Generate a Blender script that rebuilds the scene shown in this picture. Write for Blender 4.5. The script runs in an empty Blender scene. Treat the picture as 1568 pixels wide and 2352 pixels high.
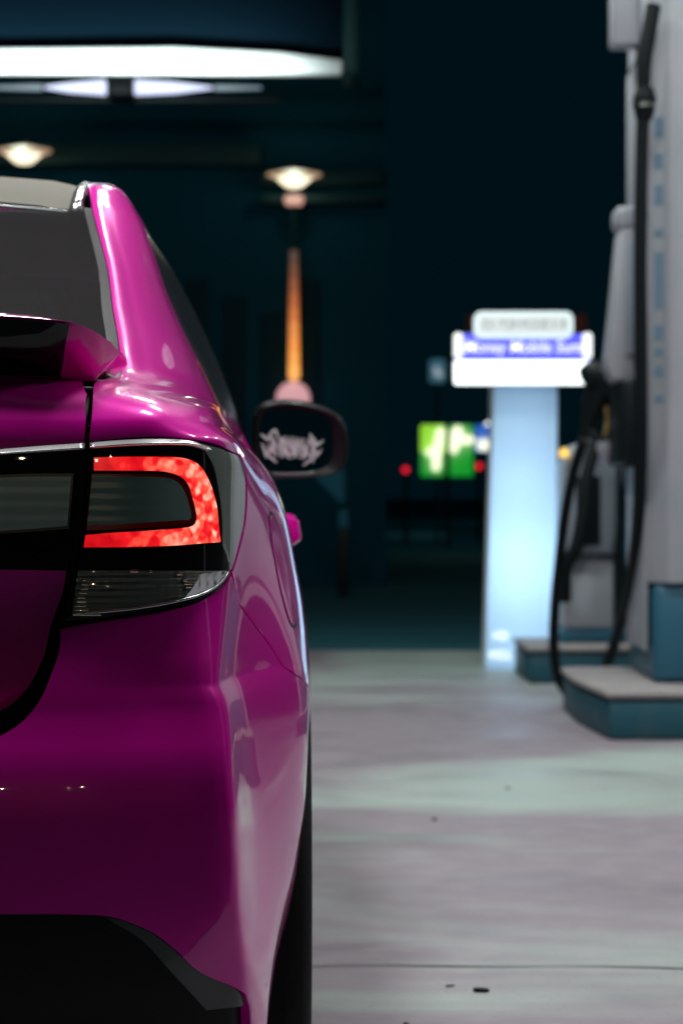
import bpy, bmesh, math, random
import numpy as np
from mathutils import Vector, Matrix
from mathutils.bvhtree import BVHTree
from mathutils.geometry import delaunay_2d_cdt

random.seed(7); np.random.seed(7)
R = math.radians
scene = bpy.context.scene
COL = scene.collection

# ------------------------------------------------------------------ camera
CAMZ = 0.9
cam_d = bpy.data.cameras.new("camera"); cam = bpy.data.objects.new("camera", cam_d)
COL.objects.link(cam); scene.camera = cam
cam.location = (0, 0, CAMZ); cam.rotation_euler = (R(90), 0, 0)
cam_d.sensor_fit = 'HORIZONTAL'; cam_d.sensor_width = 24; cam_d.lens = 85
cam_d.shift_y = -36 / 1568
cam_d.clip_start = 0.05; cam_d.clip_end = 1500
cam_d.dof.use_dof = True; cam_d.dof.focus_distance = 2.86; cam_d.dof.aperture_fstop = 6.5
cam_d.dof.aperture_blades = 0

# ------------------------------------------------------------------ world (night sky) and exposure
world = bpy.data.worlds.new("World"); scene.world = world; world.use_nodes = True
wn = world.node_tree.nodes; wl = world.node_tree.links
bg = wn["Background"]
sky = wn.new("ShaderNodeTexSky"); sky.sky_type = 'NISHITA'; sky.sun_disc = False
sky.sun_elevation = R(-8); sky.sun_rotation = R(200)
mixw = wn.new("ShaderNodeMix"); mixw.data_type = 'RGBA'; mixw.blend_type = 'ADD'; mixw.inputs[0].default_value = 0.02
mixw.inputs[6].default_value = (0.0003, 0.0052, 0.0080, 1)
wl.new(sky.outputs[0], mixw.inputs[7]); wl.new(mixw.outputs[2], bg.inputs[0]); bg.inputs[1].default_value = 1.0
scene.view_settings.view_transform = 'Standard'; scene.view_settings.look = 'None'
scene.view_settings.exposure = 0.0; scene.view_settings.gamma = 1.0
scene.render.engine = 'CYCLES'
cy = scene.cycles
cy.use_denoising = True
try: cy.denoiser = 'OPENIMAGEDENOISE'
except Exception: pass
cy.max_bounces = 8; cy.diffuse_bounces = 3; cy.glossy_bounces = 5; cy.transmission_bounces = 6; cy.transparent_max_bounces = 8
cy.sample_clamp_indirect = 4.0; cy.caustics_reflective = False; cy.caustics_refractive = False
cy.use_light_tree = True

# lamps under the filling station canopy: (x, y, watts)
LAMPS = [(-1.15, 3.05, 125), (0.95, 4.2, 60), (-1.15, 7.2, 46), (0.95, 7.2, 62), (-1.15, 10.6, 46), (0.15, 10.4, 72),
         (4.2, 4.2, 56), (4.2, 7.2, 56), (4.2, 10.4, 56)]
CANZ = 4.7
LAMPCOL = (0.97, 0.99, 0.95)

# ------------------------------------------------------------------ generic helpers
def tag(o, label=None, cat=None, group=None, kind=None):
    if label: o["label"] = label
    if cat: o["category"] = cat
    if group: o["group"] = group
    if kind: o["kind"] = kind
    return o

def empty(name, loc=(0, 0, 0), rz=0.0):
    o = bpy.data.objects.new(name, None); COL.objects.link(o)
    o.location = loc; o.rotation_euler = (0, 0, rz); o.empty_display_size = 0.1
    return o

def mesh_obj(name, verts, faces, mat, parent=None, smooth=True, normals=None):
    me = bpy.data.meshes.new(name)
    me.from_pydata([tuple(map(float, v)) for v in verts], [], [tuple(map(int, f)) for f in faces])
    me.update()
    if smooth:
        me.polygons.foreach_set("use_smooth", [True] * len(me.polygons))
    if normals is not None:
        me.normals_split_custom_set_from_vertices([tuple(map(float, n)) for n in normals])
    if mat: me.materials.append(mat)
    o = bpy.data.objects.new(name, me); COL.objects.link(o)
    if parent: o.parent = parent
    return o

def bm_obj(name, bm, mat, parent=None, smooth=False, bevel=0, seg=2, angle=40):
    bmesh.ops.recalc_face_normals(bm, faces=bm.faces)
    if bevel > 0:
        ed = [e for e in bm.edges if len(e.link_faces) == 2 and e.calc_face_angle(0) > R(angle)]
        bmesh.ops.bevel(bm, geom=ed, offset=bevel, segments=seg, profile=0.5, affect='EDGES', clamp_overlap=True)
    me = bpy.data.meshes.new(name); bm.to_mesh(me); bm.free()
    if smooth or bevel > 0:
        me.polygons.foreach_set("use_smooth", [True] * len(me.polygons))
        try: me.set_sharp_from_angle(angle=R(50))
        except Exception: pass
    if mat: me.materials.append(mat)
    o = bpy.data.objects.new(name, me); COL.objects.link(o)
    if parent: o.parent = parent
    return o

def add_box(bm, lo, hi):
    x0, y0, z0 = lo; x1, y1, z1 = hi
    v = [bm.verts.new(p) for p in ((x0,y0,z0),(x1,y0,z0),(x1,y1,z0),(x0,y1,z0),(x0,y0,z1),(x1,y0,z1),(x1,y1,z1),(x0,y1,z1))]
    for f in ((0,3,2,1),(4,5,6,7),(0,1,5,4),(1,2,6,5),(2,3,7,6),(3,0,4,7)):
        bm.faces.new([v[i] for i in f])

def box(name, lo, hi, mat, parent=None, bevel=0.0, seg=2):
    if isinstance(parent, float): parent, bevel = None, parent
    bm = bmesh.new(); add_box(bm, lo, hi)
    return bm_obj(name, bm, mat, parent, bevel=bevel, seg=seg)

def prism(name, poly, a0, a1, axis, mat, parent=None, bevel=0.0):
    """poly: 2D outline; axis 'y' -> (x,z) extruded along y, 'z' -> (x,y), 'x' -> (y,z)"""
    bm = bmesh.new()
    def mk(p, a):
        return {'y': (p[0], a, p[1]), 'z': (p[0], p[1], a), 'x': (a, p[0], p[1])}[axis]
    if isinstance(parent, float): parent, bevel = None, parent
    A = [bm.verts.new(mk(p, a0)) for p in poly]; B = [bm.verts.new(mk(p, a1)) for p in poly]
    bm.faces.new(A); bm.faces.new(B[::-1])
    n = len(poly)
    for i in range(n):
        bm.faces.new([A[i], A[(i+1) % n], B[(i+1) % n], B[i]])
    return bm_obj(name, bm, mat, parent, bevel=bevel)

def catmull(pts, n=8, closed=False):
    P = [np.array(p, float) for p in pts]
    if len(P) < 3 and not closed: 
        return [P[0] + (P[-1]-P[0]) * i / n for i in range(n)] + [P[-1]]
    out = []; m = len(P)
    rng = range(m) if closed else range(m - 1)
    for i in rng:
        if closed: p0, p1, p2, p3 = P[i-1], P[i], P[(i+1) % m], P[(i+2) % m]
        else:
            p1, p2 = P[i], P[i+1]
            p0 = P[i-1] if i > 0 else 2*p1 - p2
            p3 = P[i+2] if i+2 < m else 2*p2 - p1
        d1 = max(np.linalg.norm(p1-p0), 1e-9)**.5; d2 = max(np.linalg.norm(p2-p1), 1e-9)**.5; d3 = max(np.linalg.norm(p3-p2), 1e-9)**.5
        t1 = (p1-p0)/d1 - (p2-p0)/(d1+d2) + (p2-p1)/d2
        t2 = (p2-p1)/d2 - (p3-p1)/(d2+d3) + (p3-p2)/d3
        t1 *= d2; t2 *= d2
        for k in range(n):
            t = k/n
            out.append((2*t**3-3*t**2+1)*p1 + (t**3-2*t**2+t)*t1 + (-2*t**3+3*t**2)*p2 + (t**3-t**2)*t2)
    if not closed: out.append(P[-1])
    return out

def tube(name, path, rad, mat, parent=None, seg=14, cap=True, smoothn=8):
    pts = catmull(path, smoothn); n = len(pts)
    rads = rad if isinstance(rad, (list, tuple)) else [rad]*len(path)
    rr = np.interp(np.linspace(0, len(rads)-1, n), range(len(rads)), rads)
    V, F = [], []
    up = np.array([0.31, 0.77, 0.55]); up /= np.linalg.norm(up)
    prev = None
    for i, p in enumerate(pts):
        d = pts[min(i+1, n-1)] - pts[max(i-1, 0)]; d = d/np.linalg.norm(d)
        if prev is None: a = np.cross(d, up)
        else: a = prev - d*np.dot(prev, d)
        a /= np.linalg.norm(a); prev = a; b = np.cross(d, a)
        for k in range(seg):
            th = 2*math.pi*k/seg
            V.append(p + rr[i]*(a*math.cos(th)+b*math.sin(th)))
    for i in range(n-1):
        for k in range(seg):
            F.append((i*seg+k, i*seg+(k+1) % seg, (i+1)*seg+(k+1) % seg, (i+1)*seg+k))
    if cap:
        F.append(tuple(range(seg))[::-1]); F.append(tuple((n-1)*seg+k for k in range(seg)))
    o = mesh_obj(name, V, F, mat, parent)
    try: o.data.set_sharp_from_angle(angle=R(60))
    except Exception: pass
    return o

def lathe(name, prof, mat, parent=None, axis='z', seg=40, loc=(0, 0, 0), closed=False):
    """prof: list of (radius, height)"""
    V, F = [], []; n = len(prof)
    for k in range(seg):
        th = 2*math.pi*k/seg; c, s = math.cos(th), math.sin(th)
        for r, h in prof:
            p = {'z': (r*c, r*s, h), 'x': (h, r*c, r*s), 'y': (r*c, h, r*s)}[axis]
            V.append((p[0]+loc[0], p[1]+loc[1], p[2]+loc[2]))
    m = n if closed else n-1
    for k in range(seg):
        k2 = (k+1) % seg
        for i in range(m):
            j = (i+1) % n
            F.append((k*n+i, k2*n+i, k2*n+j, k*n+j))
    bm = bmesh.new(); vs = [bm.verts.new(v) for v in V]
    for f in F:
        try: bm.faces.new([vs[i] for i in f])
        except ValueError: pass
    bmesh.ops.remove_doubles(bm, verts=bm.verts, dist=1e-5)
    return bm_obj(name, bm, mat, parent, smooth=True)

def text_mesh(name, body, size, mat, parent, loc, rot=(R(90), 0, 0), extrude=0.003, align='CENTER', shear=0.0, offset=0.0, sx=1.0):
    c = bpy.data.curves.new(name, 'FONT'); c.body = body; c.size = size; c.extrude = extrude
    c.align_x = align; c.align_y = 'CENTER'; c.shear = shear; c.offset = offset
    tmp = bpy.data.objects.new(name + "_tmp", c); COL.objects.link(tmp)
    bpy.context.view_layer.update()
    me = bpy.data.meshes.new_from_object(tmp)
    bpy.data.objects.remove(tmp); bpy.data.curves.remove(c)
    me.name = name; me.materials.clear(); me.materials.append(mat)
    o = bpy.data.objects.new(name, me); COL.objects.link(o)
    o.location = loc; o.rotation_euler = rot; o.scale = (sx, 1, 1)
    if parent: o.parent = parent
    return o

FD = 5553.0                                   # focal length in pixels of a 1568 wide picture
def W(x, y, Y):                               # point at depth Y that the surveyed picture position corresponds to
    return ((x-784)/FD*Y, Y, CAMZ-(y-1140)/FD*Y)

# ------------------------------------------------------------------ materials
def mat(name, color=(.5,.5,.5), rough=.5, metal=0.0, coat=0.0, coat_rough=.03, emis=None, estr=0.0, spec=.5, ior=1.5):
    m = bpy.data.materials.new(name); m.use_nodes = True
    p = m.node_tree.nodes["Principled BSDF"]
    p.inputs["Base Color"].default_value = (*color, 1); p.inputs["Roughness"].default_value = rough
    p.inputs["Metallic"].default_value = metal; p.inputs["Coat Weight"].default_value = coat
    p.inputs["Coat Roughness"].default_value = coat_rough; p.inputs["Specular IOR Level"].default_value = spec
    p.inputs["IOR"].default_value = ior
    if emis:
        p.inputs["Emission Color"].default_value = (*emis, 1); p.inputs["Emission Strength"].default_value = estr
    return m

def nodes(m): return m.node_tree.nodes, m.node_tree.links, m.node_tree.nodes["Principled BSDF"]

def add_noise(m, scale, amount, c2=None, detail=5, stretch=(1,1,1), bump=0.0, rough_var=0.0, lo=.35, hi=.65, coord="Object"):
    N, L, p = nodes(m)
    tc = N.new("ShaderNodeTexCoord"); mp = N.new("ShaderNodeMapping"); mp.inputs["Scale"].default_value = stretch
    no = N.new("ShaderNodeTexNoise"); no.inputs["Scale"].default_value = scale; no.inputs["Detail"].default_value = detail
    L.new(tc.outputs[coord], mp.inputs[0]); L.new(mp.outputs[0], no.inputs["Vector"])
    rmp = N.new("ShaderNodeMapRange"); rmp.inputs[1].default_value = lo; rmp.inputs[2].default_value = hi
    L.new(no.outputs["Fac"], rmp.inputs[0])
    if c2 is not None:
        mx = N.new("ShaderNodeMix"); mx.data_type = 'RGBA'
        c1 = tuple(p.inputs["Base Color"].default_value)
        mx.inputs[6].default_value = c1; mx.inputs[7].default_value = (*c2, 1)
        ml = N.new("ShaderNodeMath"); ml.operation = 'MULTIPLY'; ml.inputs[1].default_value = amount
        L.new(rmp.outputs[0], ml.inputs[0]); L.new(ml.outputs[0], mx.inputs[0])
        L.new(mx.outputs[2], p.inputs["Base Color"])
    if bump > 0:
        b = N.new("ShaderNodeBump"); b.inputs["Strength"].default_value = bump; b.inputs["Distance"].default_value = .01
        L.new(no.outputs["Fac"], b.inputs["Height"]); L.new(b.outputs[0], p.inputs["Normal"])
    if rough_var > 0:
        r0 = p.inputs["Roughness"].default_value
        mr = N.new("ShaderNodeMapRange"); mr.inputs[1].default_value = lo; mr.inputs[2].default_value = hi
        mr.inputs[3].default_value = max(0.02, r0-rough_var); mr.inputs[4].default_value = r0+rough_var
        L.new(no.outputs["Fac"], mr.inputs[0]); L.new(mr.outputs[0], p.inputs["Roughness"])
    return m

M = {}
M['pink'] = mat("magenta_paint", (.88, .002, .46), .30, 0.15, 1.0, .025, spec=.2)
add_noise(M['pink'], 900, .12, (.95, .01, .48), 2)
N_, L_n, p_ = nodes(M['pink'])
t_ = N_.new("ShaderNodeTexCoord"); n_ = N_.new("ShaderNodeTexNoise"); n_.inputs["Scale"].default_value = 14; n_.inputs["Detail"].default_value = 8
r_ = N_.new("ShaderNodeMapRange"); r_.inputs[1].default_value = .45; r_.inputs[2].default_value = .75; r_.inputs[3].default_value = .015; r_.inputs[4].default_value = .075
L_n.new(t_.outputs["Object"], n_.inputs["Vector"]); L_n.new(n_.outputs["Fac"], r_.inputs[0]); L_n.new(r_.outputs[0], p_.inputs["Coat Roughness"])
M['roof'] = mat("champagne_roof_paint", (.15, .142, .12), .65, spec=.12)
M['black_gloss'] = mat("gloss_black_plastic", (.004, .004, .005), .4, 0, .7, .015, spec=.05)
M['black'] = mat("matt_black_trim", (.004, .005, .0055), .5, spec=.2)
M['rubber'] = add_noise(mat("tyre_rubber", (.006, .007, .007), .7, spec=.2), 60, .6, (.012, .013, .013), bump=.1)
M['seal'] = mat("dark_grey_seal", (.018, .018, .022), .4)
M['chrome'] = mat("satin_chrome", (.80, .82, .84), .22, .9)
M['silver'] = mat("silver_moulding", (.62, .66, .68), .2, .9)
M['rim'] = mat("dark_alloy", (.05, .05, .055), .3, .9)
M['interior'] = add_noise(mat("seat_fabric", (.12, .125, .13), .85), 200, .5, (.17, .17, .18), bump=.2)

def glass(name, tint, grey_sheen=.032, rough=0.0):
    m = bpy.data.materials.new(name); m.use_nodes = True
    N, L = m.node_tree.nodes, m.node_tree.links; N.clear()
    out = N.new("ShaderNodeOutputMaterial"); tr = N.new("ShaderNodeBsdfTransparent"); tr.inputs[0].default_value = (*tint, 1)
    gl = N.new("ShaderNodeBsdfGlossy"); gl.inputs["Roughness"].default_value = rough; gl.inputs[0].default_value = (1, 1, 1, 1)
    fr = N.new("ShaderNodeFresnel"); fr.inputs[0].default_value = 1.55
    mx = N.new("ShaderNodeMixShader"); L.new(fr.outputs[0], mx.inputs[0]); L.new(tr.outputs[0], mx.inputs[1]); L.new(gl.outputs[0], mx.inputs[2])
    df = N.new("ShaderNodeBsdfDiffuse"); df.inputs[0].default_value = (.5, .5, .52, 1)  # even grey share puts the canopy's reflection into the glass colour
    m2 = N.new("ShaderNodeMixShader"); m2.inputs[0].default_value = grey_sheen
    L.new(mx.outputs[0], m2.inputs[1]); L.new(df.outputs[0], m2.inputs[2]); L.new(m2.outputs[0], out.inputs[0])
    return m
M['rear_glass'] = glass("tinted_rear_glass", (.34, .36, .36))
M['side_glass'] = glass("tinted_side_glass", (.05, .06, .065))

def red_light():
    m = mat("red_light_guide", (.25, .0, .005), .2, 0, .5)
    N, L, p = nodes(m)
    tc = N.new("ShaderNodeTexCoord"); vo = N.new("ShaderNodeTexVoronoi"); vo.inputs["Scale"].default_value = 115; vo.feature = 'SMOOTH_F1'; vo.inputs["Smoothness"].default_value = .75
    no = N.new("ShaderNodeTexNoise"); no.inputs["Scale"].default_value = 75; no.inputs["Detail"].default_value = 3
    L.new(tc.outputs["Object"], vo.inputs["Vector"]); L.new(tc.outputs["Object"], no.inputs["Vector"])
    sepc = N.new("ShaderNodeSeparateColor"); L.new(vo.outputs["Color"], sepc.inputs[0])
    ad = N.new("ShaderNodeMath"); ad.operation = 'MULTIPLY_ADD'; ad.inputs[1].default_value = .60
    L.new(sepc.outputs[0], ad.inputs[0]); 
    nm = N.new("ShaderNodeMath"); nm.operation = 'MULTIPLY'; nm.inputs[1].default_value = .55; L.new(no.outputs["Fac"], nm.inputs[0])
    L.new(nm.outputs[0], ad.inputs[2])
    # the guide is brightest where its lamps sit, at the outer bend: x in car space
    sx = N.new("ShaderNodeSeparateXYZ"); L.new(tc.outputs["Object"], sx.inputs[0])
    ab = N.new("ShaderNodeMath"); ab.operation = 'ABSOLUTE'; L.new(sx.outputs[0], ab.inputs[0])
    mr = N.new("ShaderNodeMapRange"); mr.inputs[1].default_value = .64; mr.inputs[2].default_value = .735
    mr.inputs[3].default_value = .28; mr.inputs[4].default_value = 1.08; L.new(ab.outputs[0], mr.inputs[0])
    mu = N.new("ShaderNodeMath"); mu.operation = 'MULTIPLY'; L.new(ad.outputs[0], mu.inputs[0]); L.new(mr.outputs[0], mu.inputs[1])
    cr = N.new("ShaderNodeValToRGB"); e = cr.color_ramp.elements
    e[0].position = .08; e[0].color = (.55, .0, .006, 1)
    e[1].position = .96; e[1].color = (1.4, .66, .48, 1)
    k = e.new(.40); k.color = (.95, .012, .018, 1)
    k = e.new(.64); k.color = (1.2, .14, .085, 1)
    L.new(mu.outputs[0], cr.inputs[0]); L.new(cr.outputs[0], p.inputs["Emission Color"]); p.inputs["Emission Strength"].default_value = 1.0
    return m
M['red_light'] = red_light()
M['red_edge'] = mat("red_reflector_edge", (.02, .001, .001), .25, 0, .6, emis=(.5, .0, .005), estr=.03)

def lens_mat(name, base, rough, sc, metal=0.0, bump=.4):
    m = mat(name, base, rough, metal, 1.0, .02)
    N, L, p = nodes(m)
    tc = N.new("ShaderNodeTexCoord")
    wv = N.new("ShaderNodeTexWave"); wv.bands_direction = 'Z'; wv.inputs["Scale"].default_value = sc; wv.inputs["Distortion"].default_value = 0.4
    wx = N.new("ShaderNodeTexWave"); wx.bands_direction = 'X'; wx.inputs["Scale"].default_value = sc*.8; wx.inputs["Distortion"].default_value = .2
    ad = N.new("ShaderNodeMath"); ad.operation = 'ADD'
    L.new(tc.outputs["Object"], wv.inputs["Vector"]); L.new(tc.outputs["Object"], wx.inputs["Vector"])
    mq = N.new("ShaderNodeMath"); mq.operation = "MULTIPLY"; mq.inputs[1].default_value = .22; L.new(wx.outputs["Fac"], mq.inputs[0])
    L.new(wv.outputs["Fac"], ad.inputs[0]); L.new(mq.outputs[0], ad.inputs[1])
    b = N.new("ShaderNodeBump"); b.inputs["Strength"].default_value = bump; b.inputs["Distance"].default_value = .004
    L.new(ad.outputs[0], b.inputs["Height"]); L.new(b.outputs[0], p.inputs["Normal"])
    return m
M['clear_lens'] = lens_mat("ribbed_clear_lens", (.30, .30, .25), .22, 40, .5, .35)
M['smoked_lens'] = lens_mat("smoked_lens", (.26, .40, .36), .2, 24, 0, .05)
M['trunk_lens'] = lens_mat("grey_reversing_lens", (.48, .66, .60), .22, 20, 0, .04)
M['side_lens'] = mat("clear_side_lens", (.36, .41, .38), .2, .35, 1.0)
M['lens_reflection'] = add_noise(mat("white_reflection", (.92, .98, .96), .16, 1.0, 0), 120, .3, (.7, .8, .75))  # mirror finish of the panel that stands for the lens's bright reflection
M['ribs'] = mat("lamp_ribs", (.8, .7, .55), .08, 1.0)

# ------------------------------------------------------------------ the setting: ground, forecourt, road
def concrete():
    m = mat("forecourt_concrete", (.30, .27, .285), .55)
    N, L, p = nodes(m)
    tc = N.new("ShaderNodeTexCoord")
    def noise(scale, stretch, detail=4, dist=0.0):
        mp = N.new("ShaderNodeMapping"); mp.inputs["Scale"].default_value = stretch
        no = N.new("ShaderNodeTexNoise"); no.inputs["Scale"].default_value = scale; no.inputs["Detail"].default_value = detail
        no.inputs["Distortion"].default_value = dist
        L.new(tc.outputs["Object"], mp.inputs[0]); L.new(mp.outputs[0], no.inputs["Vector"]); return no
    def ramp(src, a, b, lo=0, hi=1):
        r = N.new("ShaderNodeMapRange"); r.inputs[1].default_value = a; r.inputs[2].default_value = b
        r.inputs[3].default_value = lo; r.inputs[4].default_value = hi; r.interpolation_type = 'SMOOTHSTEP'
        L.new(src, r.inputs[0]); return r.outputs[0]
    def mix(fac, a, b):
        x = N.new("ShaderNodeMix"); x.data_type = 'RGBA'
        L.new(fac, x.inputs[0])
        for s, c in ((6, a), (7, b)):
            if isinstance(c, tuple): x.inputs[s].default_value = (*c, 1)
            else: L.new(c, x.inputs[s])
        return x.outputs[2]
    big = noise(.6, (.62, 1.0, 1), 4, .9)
    c = mix(ramp(big.outputs["Fac"], .47, .62), (.205, .180, .215), (.305, .395, .365))  # mint patches put pools of lamp light into the base colour
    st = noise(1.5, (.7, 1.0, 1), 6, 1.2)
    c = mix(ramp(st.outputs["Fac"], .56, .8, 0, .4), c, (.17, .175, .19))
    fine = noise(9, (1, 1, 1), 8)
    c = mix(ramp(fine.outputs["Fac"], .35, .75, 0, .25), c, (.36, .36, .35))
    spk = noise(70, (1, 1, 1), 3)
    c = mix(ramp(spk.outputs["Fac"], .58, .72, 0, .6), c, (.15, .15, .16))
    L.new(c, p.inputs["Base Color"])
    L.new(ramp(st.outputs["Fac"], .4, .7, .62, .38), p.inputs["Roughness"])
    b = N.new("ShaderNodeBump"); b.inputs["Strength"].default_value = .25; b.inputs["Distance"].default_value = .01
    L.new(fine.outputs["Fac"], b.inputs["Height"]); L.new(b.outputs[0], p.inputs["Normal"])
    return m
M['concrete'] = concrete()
M['asphalt'] = add_noise(mat("dark_asphalt", (.010, .02, .024), .8, spec=.2), 40, .5, (.02, .03, .035), bump=.3)
M['road'] = add_noise(mat("teal_grey_road", (.015, .11, .14), .8, spec=.2), 40, .5, (.035, .13, .15), bump=.3)
M['joint'] = mat("tar_joint", (.05, .055, .058), .7)

S_ = 700
g = mesh_obj("ground", [(-S_, -S_, -.008), (S_, -S_, -.008), (S_, S_, -.008), (-S_, S_, -.008)], [(0, 1, 2, 3)], M['asphalt'], smooth=False)
tag(g, kind="structure")
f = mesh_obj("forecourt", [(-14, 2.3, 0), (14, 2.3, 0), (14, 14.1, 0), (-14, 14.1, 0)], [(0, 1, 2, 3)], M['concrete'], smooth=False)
tag(f, kind="structure")
tag(mesh_obj('road', [(-60, 14.1, -.004), (60, 14.1, -.004), (60, 260, -.004), (-60, 260, -.004)], [(0, 1, 2, 3)], M['road'], smooth=False), kind='structure')
# expansion joint that crosses the slab
jv, jf = [], []
for i in range(161):
    x = -8 + i*.1
    yy = 4.62 - .028*x + .012*math.sin(x*5.3) + .008*math.sin(x*13.1+1)
    w = .0025 + .003*math.sin(x*7.7)**2
    jv += [(x, yy-w, .002), (x, yy+w, .002)]
    if i: k = 2*i; jf.append((k-2, k, k+1, k-1))
tag(mesh_obj("paving_joint", jv, jf, M['joint'], smooth=False), kind="structure")
M['kerb_far'] = mat("far_kerb_stone", (.35, .42, .45), .7)
tag(box("kerb", (-12, 50.5, -.008), (2.2, 51.5, .13), M['kerb_far'], bevel=.02), kind="structure")

# canopy over the forecourt, with its lamps
M['soffit'] = mat("white_soffit", (.42, .42, .41), .5)
can = tag(empty("station_canopy", (0, 7, 0)), "white flat canopy roof with square lamps over the forecourt", "canopy")
def cbox(name, lo, hi, m, bevel=0.0):
    o = box(name, lo, hi, m, None, bevel); o.parent = can; o.location = (0, -7, 0); return o
cbox("roof_slab", (-8, 2.0, CANZ), (9, 15.0, CANZ+.55), M['soffit'])
M['column'] = mat("grey_column_paint", (.5, .5, .5), .4)
for cx, cyy in ((2.6, 9.7), (-5.6, 4.0), (-5.6, 12.0), (6.5, 4.5), (6.5, 12.5)):
    cbox("column", (cx-.15, cyy-.15, 0), (cx+.15, cyy+.15, CANZ), M['column'], .01)
M['lamp_housing'] = mat("lamp_housing", (.8, .8, .8), .4)
for lx, ly, lw in LAMPS:
    root = tag(empty("canopy_lamp", (lx, ly, CANZ)), None, "lamp", "square lamps under the canopy")
    root["label"] = "square white lamp recessed under the station canopy"
    bm = bmesh.new()
    for a, b in (((-.36, -.36), (.36, -.30)), ((-.36, .30), (.36, .36)), ((-.36, -.30), (-.30, .30)), ((.30, -.30), (.36, .30))):
        add_box(bm, (a[0], a[1], -.07), (b[0], b[1], -.002))
    bm_obj("lamp_frame", bm, M['lamp_housing'], root)
    ld = bpy.data.lights.new("lamp_light", 'AREA'); ld.shape = 'SQUARE'; ld.size = .58; ld.energy = lw; ld.color = LAMPCOL
    lo = bpy.data.objects.new("lamp_light", ld); COL.objects.link(lo); lo.parent = root; lo.location = (0, 0, -.05)

# ------------------------------------------------------------------ THE CAR
TH = R(1.5); CT, ST = math.cos(TH), math.sin(TH)
OX, OY = -.919, 2.66
FS, CXS, HYS = 8854.0, 1250.0, 1818.0         # the same picture at 2500 px width
def at_px(x, y, v):
    k = (x-CXS)/FS
    u = (k*(OY+v*CT)-OX+v*ST)/(CT-k*ST)
    Y = OY+u*ST+v*CT
    return (u, v, CAMZ+(HYS-y)*Y/FS)
def ray_local(x, y):
    d = np.array([(x-CXS)/FS, 1.0, (HYS-y)/FS]); o = np.array([-OX, -OY, CAMZ])
    rot = lambda a: np.array([a[0]*CT+a[1]*ST, -a[0]*ST+a[1]*CT, a[2]])
    d = rot(d); return rot(o), d/np.linalg.norm(d)

def pchip(xk, yk, x):
    xk = np.asarray(xk, float); yk = np.asarray(yk, float); x = np.asarray(x, float)
    h = np.diff(xk); dl = np.diff(yk, axis=0)/h.reshape((-1,)+(1,)*(yk.ndim-1))
    d = np.zeros_like(yk); hh = h.reshape((-1,)+(1,)*(yk.ndim-1))
    w1 = 2*hh[1:]+hh[:-1]; w2 = hh[1:]+2*hh[:-1]
    with np.errstate(divide='ignore', invalid='ignore'):
        dm = (w1+w2)/(w1/dl[:-1]+w2/dl[1:])
    d[1:-1] = np.where(dl[:-1]*dl[1:] > 0, dm, 0)
    d[0] = dl[0]; d[-1] = dl[-1]
    i = np.clip(np.searchsorted(xk, x, side='right')-1, 0, len(xk)-2)
    t = ((x-xk[i])/h[i]).reshape((-1,)+(1,)*(yk.ndim-1)); hi = h[i].reshape(t.shape)
    return (2*t**3-3*t**2+1)*yk[i]+(t**3-2*t**2+t)*hi*d[i]+(-2*t**3+3*t**2)*yk[i+1]+(t**3-t**2)*hi*d[i+1]

# rows of the lower body by height
ZL = [.20, .26, .32, .38, .43, .48, .53, .570, .588, .605, .63, .655, .668, .680, .70, .73, .76, .80, .84, .87, .90, .935, .965, .99]
ARR = lambda d: (np.array([a for a, b in d], float), np.array([b for a, b in d], float))
def prof(d, z): k, w = ARR(d); return pchip(k, w, np.array(z, float))
zl = np.array(ZL)
Rz = prof([(.20, .10), (.28, .045), (.36, .018), (.46, .002), (.52, .0002), (.545, .001), (.572, .0032), (.588, .006), (.605, .0105), (.655, .029), (.668, .032), (.682, .036), (.76, .062), (.82, .070), (.90, .070), (.965, .072), (.99, .080)], zl)
sil = [(806, 1491), (823, 1553), (872, 1607), (926, 1660), (987, 1737), (1026, 1818), (1052, 1905), (1071, 2004), (1087, 2089), (1102, 2165), (1117, 2265), (1133, 2400), (1142, 2475), (1140, 2535), (1130, 2600), (1128, 2700), (1129, 2830), (1125, 2935)]
sp = sorted([(at_px(x, y, .93)[2], at_px(x, y, .93)[0]) for x, y in sil])
sp = [(.18, sp[0][1]-.05), (.30, sp[0][1]-.012)] + sp
US = prof(sp, zl)
lampw = np.clip((zl-.665)/.155, 0, 1); lampw = lampw*lampw*(3-2*lampw)     # 0 = bumper corner, 1 = lamp corner
cre = sorted([(at_px(x, y, .115)[2], at_px(x, y, .115)[0]) for x, y in ((773, 2531), (797, 2563), (833, 2858), (845, 2978), (861, 3296))])
cre = [(.18, .795), (.30, .808)] + cre + [(.99, cre[-1][1])]
CR = prof(cre, zl)
lowr = np.clip((.42-zl)/.12, 0, 1)
def lerp(a, b, t): return a*(1-t)+b*t
cols = []
def addcol(u, v, z=None): cols.append(np.stack([np.broadcast_to(u, zl.shape), np.broadcast_to(v, zl.shape), zl if z is None else z], 1))
addcol(0.0, Rz)                                                             # 0
addcol(.35, Rz+.014)                                                        # 1
addcol(lerp(.60, .61, lampw), Rz+.048)                                      # 2
addcol(lerp(CR-.085, .70, lampw), lerp(Rz+.075, Rz+.070, lampw))            # 3
addcol(np.minimum(lerp(CR-.012, .755, lampw), US-.05)-.02*lowr, lerp(Rz+.098, Rz+.105, lampw))  # 4
addcol(np.minimum(lerp(CR+.003, .785, lampw), US-.028), lerp(Rz+.112+.01*lowr, Rz+.155, lampw))        # 5
addcol(np.minimum(lerp(CR+.022, .803, lampw), US-.014)+.008*lowr, lerp(.27, .33, lampw))         # 6
U7 = lerp(CR+.022, .803, lampw)*.42+US*.58
U7 = np.minimum(U7, US-.005)
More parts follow.
